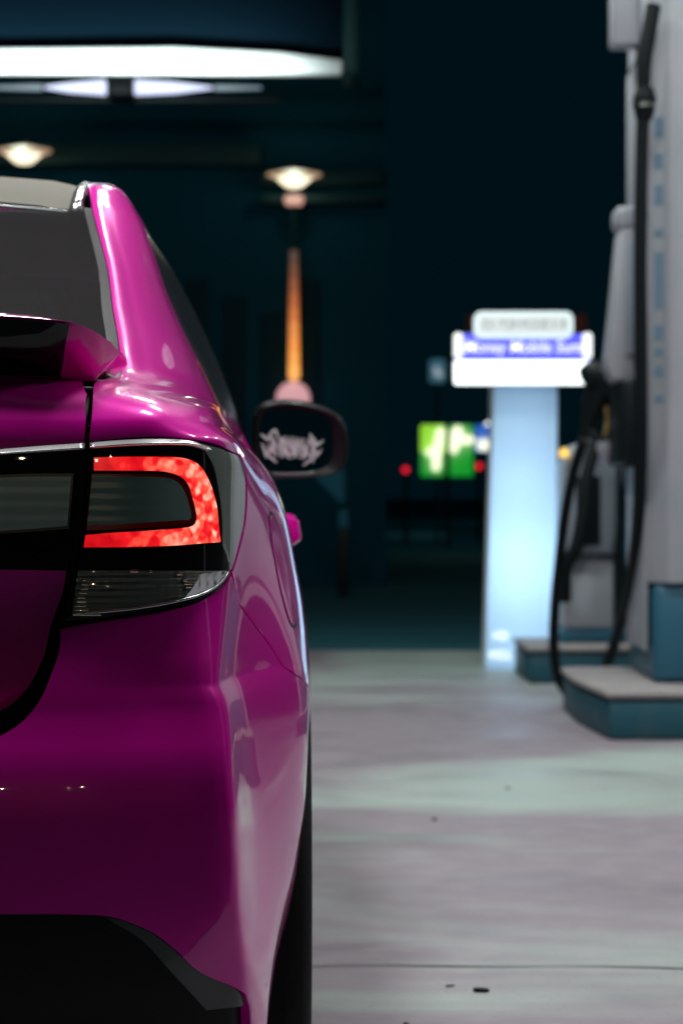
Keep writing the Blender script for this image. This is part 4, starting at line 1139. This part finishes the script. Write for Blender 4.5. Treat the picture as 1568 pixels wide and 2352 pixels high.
# far dispenser
p2 = tag(empty("fuel_pump", (1.25, 12.05, .18)), "low grey fuel pump on the far island behind the hose", "fuel pump")
def pf(name, lo, hi, m, bevel=.008):
    o = box(name, lo, hi, m, None, bevel); o.parent = p2; o.location = (-1.25, -12.05, -.18); return o
pf("lower_cabinet", (1.085, 11.86, .245), (1.34, 12.28, .60), M['pump_white'], .02)
pf("base_frame", (1.07, 11.84, .18), (1.40, 12.3, .2445), M['pump_blue'], .01)
hp2 = [(1.09, .61), (1.335, .61), (1.39, 1.02), (1.37, 1.16), (1.24, 1.19), (1.12, 1.14), (1.085, 1.02)]
o = prism("upper_cabinet", hp2, 11.87, 12.27, 'y', M['pump_grey'], None, .015); o.parent = p2; o.location = (-1.25, -12.05, -.18)
pf("upright", (1.345, 11.85, .246), (1.375, 11.88, 1.20), M['pump_dark'], .004)
pf("dark_door", (1.15, 11.860, .66), (1.27, 11.8705, 1.0), M['pump_dark'], .004)
pf("shelf", (1.09, 11.83, .60), (1.345, 11.868, .615), M['pump_dark'], .002)
lathe("amber_light", [(0, -.02), (.022, -.02), (.024, .0), (.018, .02), (0, .026)], M['amber'], p2, 'z', 16, (W(1297, 1040, 11.8)[0]-1.25, 11.86-12.05, W(1297, 1040, 11.8)[2]-.18))
dp = tube("pump_hose", [np.array(W(*p)) for p in ((1370, 1010, 11.8), (1350, 1080, 11.75), (1338, 1180, 11.72), (1322, 1260, 11.72), (1300, 1300, 11.75), (1296, 1380, 11.8))], .034, M['hose'], None, 12)
tag(dp, "short thick black hose in front of the far grey pump", "hose")

# ------------------------------------------------------------------ glowing pylon sign
def emit(name, c, s, base=(.5, .5, .5)):
    return mat(name, base, .4, emis=c, estr=s)
M['sign_white'] = emit("lit_white_acrylic", (.93, 1.0, 1.0), 1.9)
M['sign_blue'] = emit("lit_blue_acrylic", (.10, .11, .78), 1.0, (.05, .05, .5))
M['sign_pale'] = emit("lit_pale_acrylic", (.60, .78, .80), .95)
M['sign_letter'] = emit("lit_letter", (.92, .98, .96), 1.15)
M['plate_field'] = emit('lit_plate_field', (.74, .86, .84), .62)
M['sign_grey'] = emit("dim_letter_face", (.10, .14, .20), .5)
M['sign_shell'] = mat("sign_box_shell", (.10, .16, .2), .5)
sg = tag(empty("pylon_sign", (.93, 12.55, 0)), "glowing white and blue pylon sign with lettered head, beside the far island", "sign")
def local(o): o.parent = sg; o.location = (o.location[0]-.93, o.location[1]-12.55, o.location[2]); return o
# translucent light box: shell open to the front, front panel lets the lamps through
tl = bpy.data.materials.new("translucent_panel"); tl.use_nodes = True
N, L = tl.node_tree.nodes, tl.node_tree.links; N.clear()
out = N.new("ShaderNodeOutputMaterial"); a = N.new("ShaderNodeBsdfTranslucent"); a.inputs[0].default_value = (.74, .84, .92, 1)
b = N.new("ShaderNodeBsdfDiffuse"); b.inputs[0].default_value = (.55, .66, .74, 1); mx = N.new("ShaderNodeMixShader"); mx.inputs[0].default_value = .35
L.new(a.outputs[0], mx.inputs[1]); L.new(b.outputs[0], mx.inputs[2]); L.new(mx.outputs[0], out.inputs[0])
M['translucent'] = tl
M['box_white'] = mat("light_box_inside", (.8, .84, .88), .8)
YF = 12.5
xbl, xbr, xtl, xtr = W(1114, 0, YF)[0], W(1276, 0, YF)[0], W(1134, 0, YF)[0], W(1280, 0, YF)[0]
ztop = W(0, 862, YF)[2]
local(prism("front_panel", [(xbl, .003), (xbr, .003), (xtr, ztop), (xtl, ztop)], YF, YF+.004, 'y', M['translucent']))
bm = bmesh.new()
fr_ = [bm.verts.new(p) for p in ((xbl, YF+.006, .003), (xbr, YF+.006, .003), (xtr, YF+.006, ztop), (xtl, YF+.006, ztop))]
bk = [bm.verts.new((v.co[0], YF+.30, v.co[2])) for v in fr_]
bm.faces.new(bk)
for i in range(4): bm.faces.new([fr_[i], fr_[(i+1) % 4], bk[(i+1) % 4], bk[i]])
local(bm_obj("light_box", bm, M['box_white']))
for (zz, e) in ((.64, 5.5), (.46, 1.4), (1.0, .8), (.2, .45), (1.3, .45)):
    ld = bpy.data.lights.new("box_lamp", 'POINT'); ld.energy = e; ld.color = (.72, .88, 1.0); ld.shadow_soft_size = .06
    lo = bpy.data.objects.new("box_lamp", ld); COL.objects.link(lo); lo.parent = sg; lo.location = (.925-.93, YF+.17-12.55, zz)
def rr(x0, y0, x1, y1, r, Y, n=6):
    pts = []
    for cx, cy_, a0 in ((x1-r, y0+r, -90), (x1-r, y1-r, 0), (x0+r, y1-r, 90), (x0+r, y0+r, 180)):
        for k in range(n+1):
            a = R(a0+90*k/n); p = W(cx+r*math.cos(a), cy_+r*math.sin(a), Y); pts.append((p[0], p[2]))
    return pts
YH = 12.40
local(prism("head_box", rr(1041, 765, 1360, 884, 8, YH+.02), YH+.012, YH+.09, 'y', M['sign_shell']))
local(prism("white_panel", rr(1042, 827, 1359, 883, 7, YH), YH, YH+.011, 'y', M['sign_white']))
local(prism("blue_panel", rr(1046, 767, 1355, 826, 3, YH), YH, YH+.011, 'y', M['sign_blue']))
for x0, x1 in ((1042, 1062), (1338, 1359)):
    local(prism("end_post", rr(x0, 764, x1, 822, 8, YH-.03), YH-.03, YH-.012, 'y', M['sign_letter']))
local(prism("name_plate", rr(1088, 715, 1316, 776, 18, YH-.06), YH-.06, YH-.02, 'y', M['sign_pale']))
def wtext(name, body, x, y, hpx, wpx, Y, m, shear=0, off=.0):
    o = text_mesh(name, body, 1.0, m, None, (0, 0, 0), extrude=.004, shear=shear, offset=off)
    xs = [v.co[0] for v in o.data.vertices]; ys = [v.co[1] for v in o.data.vertices]
    wd = wpx/FD*Y; hg = hpx/FD*Y; s1, s2 = wd/(max(xs)-min(xs)), hg/(max(ys)-min(ys))
    mxx, myy = (max(xs)+min(xs))/2, (max(ys)+min(ys))/2
    for v in o.data.vertices: v.co = ((v.co[0]-mxx)*s1, (v.co[1]-myy)*s2, v.co[2])
    p = W(x, y, Y); o.location = p; o.scale = (1, 1, 1)
    return o
local(wtext("blue_band_lettering", "Money Mobile Sum", 1201, 800, 36, 268, YH-.004, M['sign_letter'], .15, .006))
local(prism("plate_field", rr(1100, 726, 1306, 765, 4, YH-.062), YH-.0635, YH-.0605, 'y', M['plate_field']))
local(wtext("plate_lettering", "D.YJHOZ13", 1203, 745, 26, 192, YH-.066, M['sign_grey'], 0, .012))
M['decal_white'] = emit("white_vinyl_lettering", (.9, .97, 1.0), 1.3)
local(wtext("panel_lettering", "HB/", 1150, 1460, 20, 34, YF-.006, M['decal_white']))
local(wtext("panel_lettering", "MOL", 1150, 1505, 22, 52, YF-.006, M['decal_white']))

# ------------------------------------------------------------------ street beyond
M['bld'] = add_noise(mat("dark_render_wall", (.002, .062, .095), .85, spec=.1), .8, .5, (.003, .078, .118))
M['bld_trim'] = mat("dark_teal_trim", (.012, .048, .05), .6, spec=.2)
M['blue_glass'] = mat("blue_glazing", (.0008, .008, .016), .7, spec=.04)
M['dim_win'] = mat('unlit_window', (.002, .030, .045), .6, spec=.1)
M['ledge'] = mat("pale_ledge", (.75, .80, .80), .6)
bd = tag(empty("shop_building", (-4, 26, 0)), "dark shop building with lit wall lamps behind the car", "building")
def bpart(o): o.parent = bd; o.location = (4, -26, 0); return o
bpart(box("wall", (-16, 24.6, 0), (.45, 34, 7.5), M['bld']))
# two lamp-washed beams
for (x0, x1, ya, yb) in ((-40, 598, 332, 380), (598, 878, 392, 426), (600, 878, 448, 468)):
    p, q = W(x0, yb, 24.4), W(x1, ya, 24.4)
    bpart(box("beam", (p[0], 24.3, p[2]), (q[0], 24.598, q[2]), M['bld_trim'], .01))
for i in range(4):
    p, q = W(430+i*85, 1000, 24.6), W(480+i*85, 640+40*(i % 3), 24.6)
    bpart(box("window", (p[0], 24.56, p[2]), (q[0], 24.599, q[2]), M['dim_win'], .005))

# overhead sign box with a lit lower edge
fb_ = tag(empty("fascia_box", W(400, 60, 16)), "large dark blue overhead fascia with a bright white lit bottom edge", "fascia")
f0 = np.array(W(400, 60, 16))
def fpart(o): o.parent = fb_; o.location = tuple(-f0); return o
p, q = W(-500, 112, 16), W(790, -400, 16)
fpart(box("blue_face", (p[0], 16.0, p[2]), (q[0], 16.5, q[2]), M['blue_glass'], .01))
p, q = W(788, 172, 16), W(824, -400, 16)
fpart(box("end_frame", (p[0]+.003, 15.9, p[2]), (q[0], 16.52, q[2]), M['bld_trim'], .02))
prf = [W(-500, 116, 15.9), W(400, 108, 15.9), W(640, 120, 15.9), W(786, 138, 15.9), W(786, 170, 15.9), W(400, 168, 15.9), W(-500, 165, 15.9)]
fpart(prism("light_edge", [(a_[0], a_[2]) for a_ in prf], 15.88, 15.99, 'y', M['ledge'], None, .01))
M['led'] = emit("white_led_strip", (.85, 1.0, .98), 3.2)
for (xa, xb, e, sz) in ((-500, 560, 26, 1), (560, 690, 2.2, 1)):
    p, q = W(xa, 192, 15.55), W(xb, 192, 15.55)
    ld = bpy.data.lights.new("edge_lamp", 'AREA'); ld.shape = 'RECTANGLE'; ld.size = q[0]-p[0]; ld.size_y = .06; ld.energy = e; ld.color = (.85, 1, .97); ld.spread = R(130)
    lo = bpy.data.objects.new("edge_lamp", ld); COL.objects.link(lo); lo.parent = fb_
    lo.location = tuple(np.array(((p[0]+q[0])/2, 15.55, p[2]))-f0); lo.rotation_euler = (R(90+25), 0, 0)
# twin flood lamp below it; glowing wedges stand for its light on a ledge
M['flood'] = emit("blue_white_lamp", (.66, .72, 1.0), 1.25)
M['flood_dim'] = emit("blue_white_glow_end", (.12, .22, .33), .5)
tw = tag(empty("twin_lamp", W(280, 200, 18)), "twin blue-white lamp on a dark bracket under the fascia", "lamp")
t0 = np.array(W(280, 200, 18))
def tpart(o): o.parent = tw; o.location = tuple(-t0); return o
def lens_poly(pts): return [(W(x, y, 18)[0], W(x, y, 18)[2]) for x, y in pts]
tpart(prism("lamp_glow", lens_poly(((100, 200), (160, 192), (243, 184), (243, 216), (160, 210))), 17.95, 18.05, 'y', M['flood'], None, .005))
tpart(prism("lamp_glow", lens_poly(((310, 184), (400, 190), (490, 201), (400, 212), (310, 216))), 17.95, 18.05, 'y', M['flood'], None, .005))
for pts in (((-30, 199), (96, 194), (96, 207), (-30, 203)), ((494, 196), (600, 199), (600, 204), (494, 207))):
    tpart(prism("glow_end", lens_poly(pts), 17.97, 18.03, 'y', M['flood_dim'], None, .003))
p, q = W(246, 222, 17.9), W(307, 172, 17.9)
tpart(box("bracket", (p[0], 17.85, p[2]), (q[0], 18.12, q[2]), M['pump_dark'], .02))
p, q = W(-60, 232, 18.1), W(640, 220, 18.1)
tpart(box("rail", (p[0], 18.13, p[2]), (q[0], 18.2, q[2]), M['pump_dark'], .005))

# wall lamps
M['warm'] = emit("warm_lamp_glass", (1.0, .88, .62), 1.5)
M['warm_rim'] = emit("warm_lamp_rim", (.55, .36, .22), .8)
def wall_lamp(x, y, label, wpx=62, hpx=26):
    c = np.array(W(x, y, 24.1)); o = tag(empty("wall_lamp", c), label, "lamp", None)
    s = 24.1/FD
    lathe("lamp_glass", [(0, -hpx*s), (wpx*.30*s, -hpx*.85*s), (wpx*.55*s, -hpx*.35*s), (wpx*.68*s, 0.0), (wpx*.5*s, hpx*.55*s), (0, hpx*.75*s)], M['warm'], o, 'z', 32)
    lathe("lamp_brim", [(wpx*.70*s, -.01), (wpx*1.0*s, .02), (wpx*1.02*s, .03), (wpx*.70*s, .05)], M['warm_rim'], o, 'z', 32)
    ld = bpy.data.lights.new("wall_lamp_light", 'POINT'); ld.energy = 2.0; ld.color = (.75, 1, .8); ld.shadow_soft_size = .05
    lo = bpy.data.objects.new("wall_lamp_light", ld); COL.objects.link(lo); lo.parent = o; lo.location = (0, -.34, -.02)
    box("lamp_arm", (-.03, .10, .12), (.03, .30, .16), M['pump_dark'], o)
wall_lamp(55, 352, "warm wall lamp above the car roof at the left")
wall_lamp(675, 407, "warm wall lamp directly above the orange light stick")
# orange light stick with a pink globe under it
stk = tag(empty("light_stick", W(675, 860, 24.2)), "vertical orange light stick brightest at its bottom, on the dark wall", "lamp")
s0 = np.array(W(675, 860, 24.2))
lv = [(1.0, .40, .08, 1.2), (1.0, .36, .06, 1.05), (1.0, .31, .045, .95), (.95, .30, .05, .85), (.85, .22, .03, .72), (.75, .16, .02, .6), (.55, .12, .015, .5), (.40, .09, .012, .4), (.22, .06, .01, .3)]
ys = np.linspace(872, 575, len(lv)+1)
for i, (r_, g_, b_, s_) in enumerate(lv):
    w0 = 13-3.5*i/8
    a = np.array(W(675, ys[i]+(0 if i else 0), 24.2))-s0; b = np.array(W(675, ys[i+1], 24.2))-s0
    rad = w0/FD*24.2
    prf = [(rad, a[2]), (rad*.96, b[2])]
    if i == 0: prf = [(0, a[2]-rad*.2), (rad*.7, a[2]), (rad, a[2]+rad*.5), (rad*.97, b[2])]
    lathe("light_segment", prf, emit("orange_segment_%d" % i, (r_, g_, b_), s_), stk, 'z', 20)
tube("stem", [np.array(W(675, y_, 24.2))-s0 for y_ in (575, 540, 500, 468)], .02, M['bld_trim'], stk, 10)
cp = np.array(W(675, 460, 24.2))
cl = lathe("cap_lamp", [(0, -.05), (.08, -.045), (.10, 0), (.09, .045), (0, .05)], emit("pink_cap", (.9, .42, .32), .7), stk, 'z', 24, tuple(cp-s0))
gb = lathe("globe_lamp", [(.17*math.sin(t), -.17*math.cos(t)) for t in np.linspace(0, math.pi, 18)], emit("pink_globe", (.85, .42, .46), .75), None, 'z', 32)
gb.location = W(673, 915, 24.3); tag(gb, "pink round globe lamp just above the door mirror", "lamp")

# far signs and lights
M['g1'] = emit("lit_lime_panel", (.32, .80, .03), .9); M['g2'] = emit("lit_green_panel", (.0, .36, .02), .8)
M['gw'] = emit("lit_cream_mark", (.95, 1.0, .68), 1.4); M['bl'] = emit("lit_blue_panel", (.01, .10, .55), .9)
Yg = 40
gs_ = tag(empty("roadside_sign", W(1026, 1035, Yg)), "lit green and lime roadside sign with cream marks, far across the road", "sign")
q0 = np.array(W(1026, 1035, Yg))
def gpart(o): o.parent = gs_; o.location = tuple(-q0); return o
gpart(prism("sign_panel", rr(966, 976, 1022, 1040, 4, Yg), Yg, Yg+.1, 'y', M['g1']))
gpart(prism("sign_panel", rr(966, 1040.5, 1020, 1094, 4, Yg), Yg, Yg+.1, 'y', M['g2']))
gpart(prism("sign_panel", rr(1033, 976, 1086, 1094, 4, Yg), Yg, Yg+.1, 'y', M['g2']))
def capsule(x0, y0, x1, y1, r):
    d = np.array([x1-x0, y1-y0], float); a = math.atan2(d[1], d[0]); pts = []
    for k in range(9): t = a+R(90+180*k/8); pts.append((x0+r*math.cos(t), y0+r*math.sin(t)))
    for k in range(9): t = a+R(-90+180*k/8); pts.append((x1+r*math.cos(t), y1+r*math.sin(t)))
    return [(W(x, y, Yg-.05)[0], W(x, y, Yg-.05)[2]) for x, y in pts]
for i_, cps in enumerate(((1012, 992, 1003, 1040, 9), (1003, 1030, 1001, 1072, 9), (985, 1040, 1003, 1028, 7), (1046, 992, 1042, 1032, 9), (1043, 1012, 1080, 1010, 9), (1052, 986, 1056, 1000, 8))):
    gpart(prism("sign_mark", capsule(*cps), Yg-.06-.004*i_, Yg-.02, 'y', M['gw']))
p, q = W(1023, 1250, Yg), W(1031, 976, Yg)
gpart(box("post", (p[0], Yg+.11, 0), (q[0], Yg+.2, q[2]), M['pump_dark']))
bs = prism("street_sign", rr(1091, 976, 1150, 1036, 3, 41), 41, 41.1, 'y', M['bl']); tag(bs, "lit blue shop sign partly hidden by the pylon sign", "sign")
for i_ in range(4): 
    o = prism("sign_mark", [(W(x, y, 40.95)[0], W(x, y, 40.95)[2]) for x, y in ((1098+i_*9, 1010), (1104+i_*9, 1010), (1104+i_*9, 1034), (1098+i_*9, 1034))], 40.93, 40.99, 'y', M['gw'], bs)
box("post", (W(1118, 0, 41)[0], 41.11, 0), (W(1124, 0, 41)[0], 41.2, W(0, 976, 41)[2]), M['pump_dark'], bs)
M['shopwin'] = emit("dim_blue_panel", (.05, .15, .21), .6); M['shoplit'] = emit("pale_panel_mark", (.35, .42, .48), .8)
sbd = prism("window_board", rr(986, 825, 1022, 878, 6, 44), 44, 44.12, 'y', M['shopwin'], None, .02)  # lit window built as a free board; its post is added
tag(sbd, "small dim blue lit window, built as a board, left of the pylon sign's head", "sign")
prism("sign_mark", [(W(x, y, 43.95)[0], W(x, y, 43.95)[2]) for x, y in ((994, 848), (1004, 842), (1016, 858), (1012, 868), (1000, 862))], 43.95, 43.99, 'y', M['shoplit'], sbd)
tube("post", [W(1004, 880, 44.2), W(1004, 1050, 44.2), W(1004, 1253, 44.2)], .03, M['bld_trim'], sbd, 8)
rb = prism("red_board", rr(1072, 722, 1346, 768, 3, 30), 30, 30.1, 'y', emit("dim_red_board", (.12, .015, .005), .12, (.05, .01, .0)))
tag(rb, "dim dark red board behind the pylon sign's head", "sign")
box("post", (W(1205, 0, 30)[0], 30.12, 0), (W(1215, 0, 30)[0], 30.25, W(0, 740, 30)[2]), M['pump_dark'], rb)

# teal flag banner and low cabinet at the road edge
M['teal'] = mat("glowing_teal_cloth", (.01, .10, .14), .7, emis=(.0, .03, .05), estr=.3)  # faint emission gives the unlit cloth a painted glow
fl_ = prism("flag_banner", [(W(x, y, 22)[0], W(x, y, 22)[2]) for x, y in ((728, 1080), (790, 1080), (792, 1120), (791, 1155), (776, 1150), (750, 1122), (730, 1105))], 22, 22.02, 'y', M['teal'])
tag(fl_, "teal flag banner drooping below the door mirror", "banner")
tube("pole", [W(793, 1060, 22), W(793, 1150, 22), W(793, 1240, 22), W(793, 1366, 22)], .009, M['bld_trim'], fl_, 10)
bx = box("meter_box", (W(776, 0, 22)[0], 21.7, 0), (W(800, 0, 22)[0], 21.95, W(0, 1168, 22)[2]), M['pump_dark'], None, .01)
box("door", (W(778, 0, 21.7)[0], 21.685, W(0, 1212, 21.7)[2]), (W(798, 0, 21.7)[0], 21.699, W(0, 1172, 21.7)[2]), M['teal'], bx, .003)
tag(bx, "small teal meter box on the verge under the flag", "box")

# point lights of the street
def street_light(x, y, Y, c, s, r, label):
    p = W(x, y, Y); root = tag(empty("street_lamp", (p[0], Y, 0)), label, "lamp")
    lathe("lamp_globe", [(r*math.sin(t), -r*math.cos(t)) for t in np.linspace(0, math.pi, 12)], emit("street_lamp_glass", c, s), root, 'z', 20, (0, 0, p[2]))
    tube("post", [(0, .05, 0), (0, .05, p[2]*.5), (0, .05, p[2]-r)], .04, M['pump_dark'], root, 8)
street_light(1122, 977, 60, (.9, 1, .9), 2.2, .09, "small white street lamp at the pylon sign's left edge")
street_light(931, 1079, 46, (1, .005, .03), 1.4, .055, 'red round warning lamp left of the green sign, far across the road')
street_light(1100, 1071, 46, (1, .005, .03), 1.4, .055, 'red round warning lamp between the green sign and the pylon')
street_light(865, 1078, 60, (.55, .75, .7), .8, .085, "dim white low lamp to the right of the door mirror")
for i, (x, y) in enumerate(((13, 44), (-14, 62), (15, 84))):  # unseen lamps, added to brighten the dark far road
    root = tag(empty("street_lamp", (x, y, 0)), "unseen teal-white lamp added to brighten the far road, out to the side", "lamp", "unseen lamps added along the far road")
    tube("post", [(0, 0, 0), (0, 0, 4), (0, 0, 8.0)], .07, M['pump_dark'], root, 8)
    lathe("lamp_head", [(0, 8.0), (.25, 8.02), (.3, 8.1), (.12, 8.2), (0, 8.22)], M['lamp_housing'], root, 'z', 20)
    ld = bpy.data.lights.new("lamp_light", 'AREA'); ld.shape = 'DISK'; ld.size = .4; ld.energy = 260; ld.color = (.25, .95, 1.0)
    lo = bpy.data.objects.new("lamp_light", ld); COL.objects.link(lo); lo.parent = root; lo.location = (0, 0, 7.97)
# lamps of the street behind the viewer that show up in the car's gloss
for i, (x, y, z, e) in enumerate(((2.6, -22, 3.0, 450), (3.9, -20, 3.3, 450), (5.6, -21, 3.0, 450), (7.4, -18, 2.6, 450), (9.6, -20, 3.2, 450))):
    root = tag(empty("road_lamp", (x, y, 0)), "warm street lamp on a thin post by the road behind the viewer", "lamp", "road lamps behind the viewer")
    lathe("lamp_globe", [(.05*math.sin(t), -.05*math.cos(t)) for t in np.linspace(0, math.pi, 12)], emit("road_lamp_glass", (1, .8, .5), e), root, 'z', 16, (0, 0, z))
    tube("post", [(0, 0, 0), (0, 0, z*.5), (0, 0, z-.05)], .05, M['pump_dark'], root, 8)

# litter on the slab
def chip(x, y, l, w, rz, label, name="leaf_scrap"):
    Y = FD*CAMZ/(y-1140); bm = bmesh.new()
    pts = [(-l/2, -w*.2), (-l*.3, -w/2), (l*.1, -w*.4), (l*.35, -w*.15), (l/2, -w*.1), (l*.48, w*.2), (l*.2, w*.25), (-l*.1, w/2), (-l*.4, w*.35)]
    o = prism(name, pts, 0.0, w*.5, 'z', M['pump_dark'], None, w*.1)
    o.location = (W(x, y, Y)[0], Y, .001); o.rotation_euler = (0, 0, rz); tag(o, label, "litter")
chip(1105, 2280, .030, .014, -.35, "larger dark scrap lying on the concrete at the bottom")
chip(1033, 2268, .018, .006, .3, "thin dark scrap left of the larger one")
chip(932, 2366-10, .010, .008, .2, "dark speck near the bottom edge right of the tyre")
chip(998, 1885, .016, .012, .8, "round dark pebble on the concrete in mid forecourt", "pebble")
chip(1166, 1813, .014, .010, .1, "small dark pebble on the pale concrete patch", "pebble")
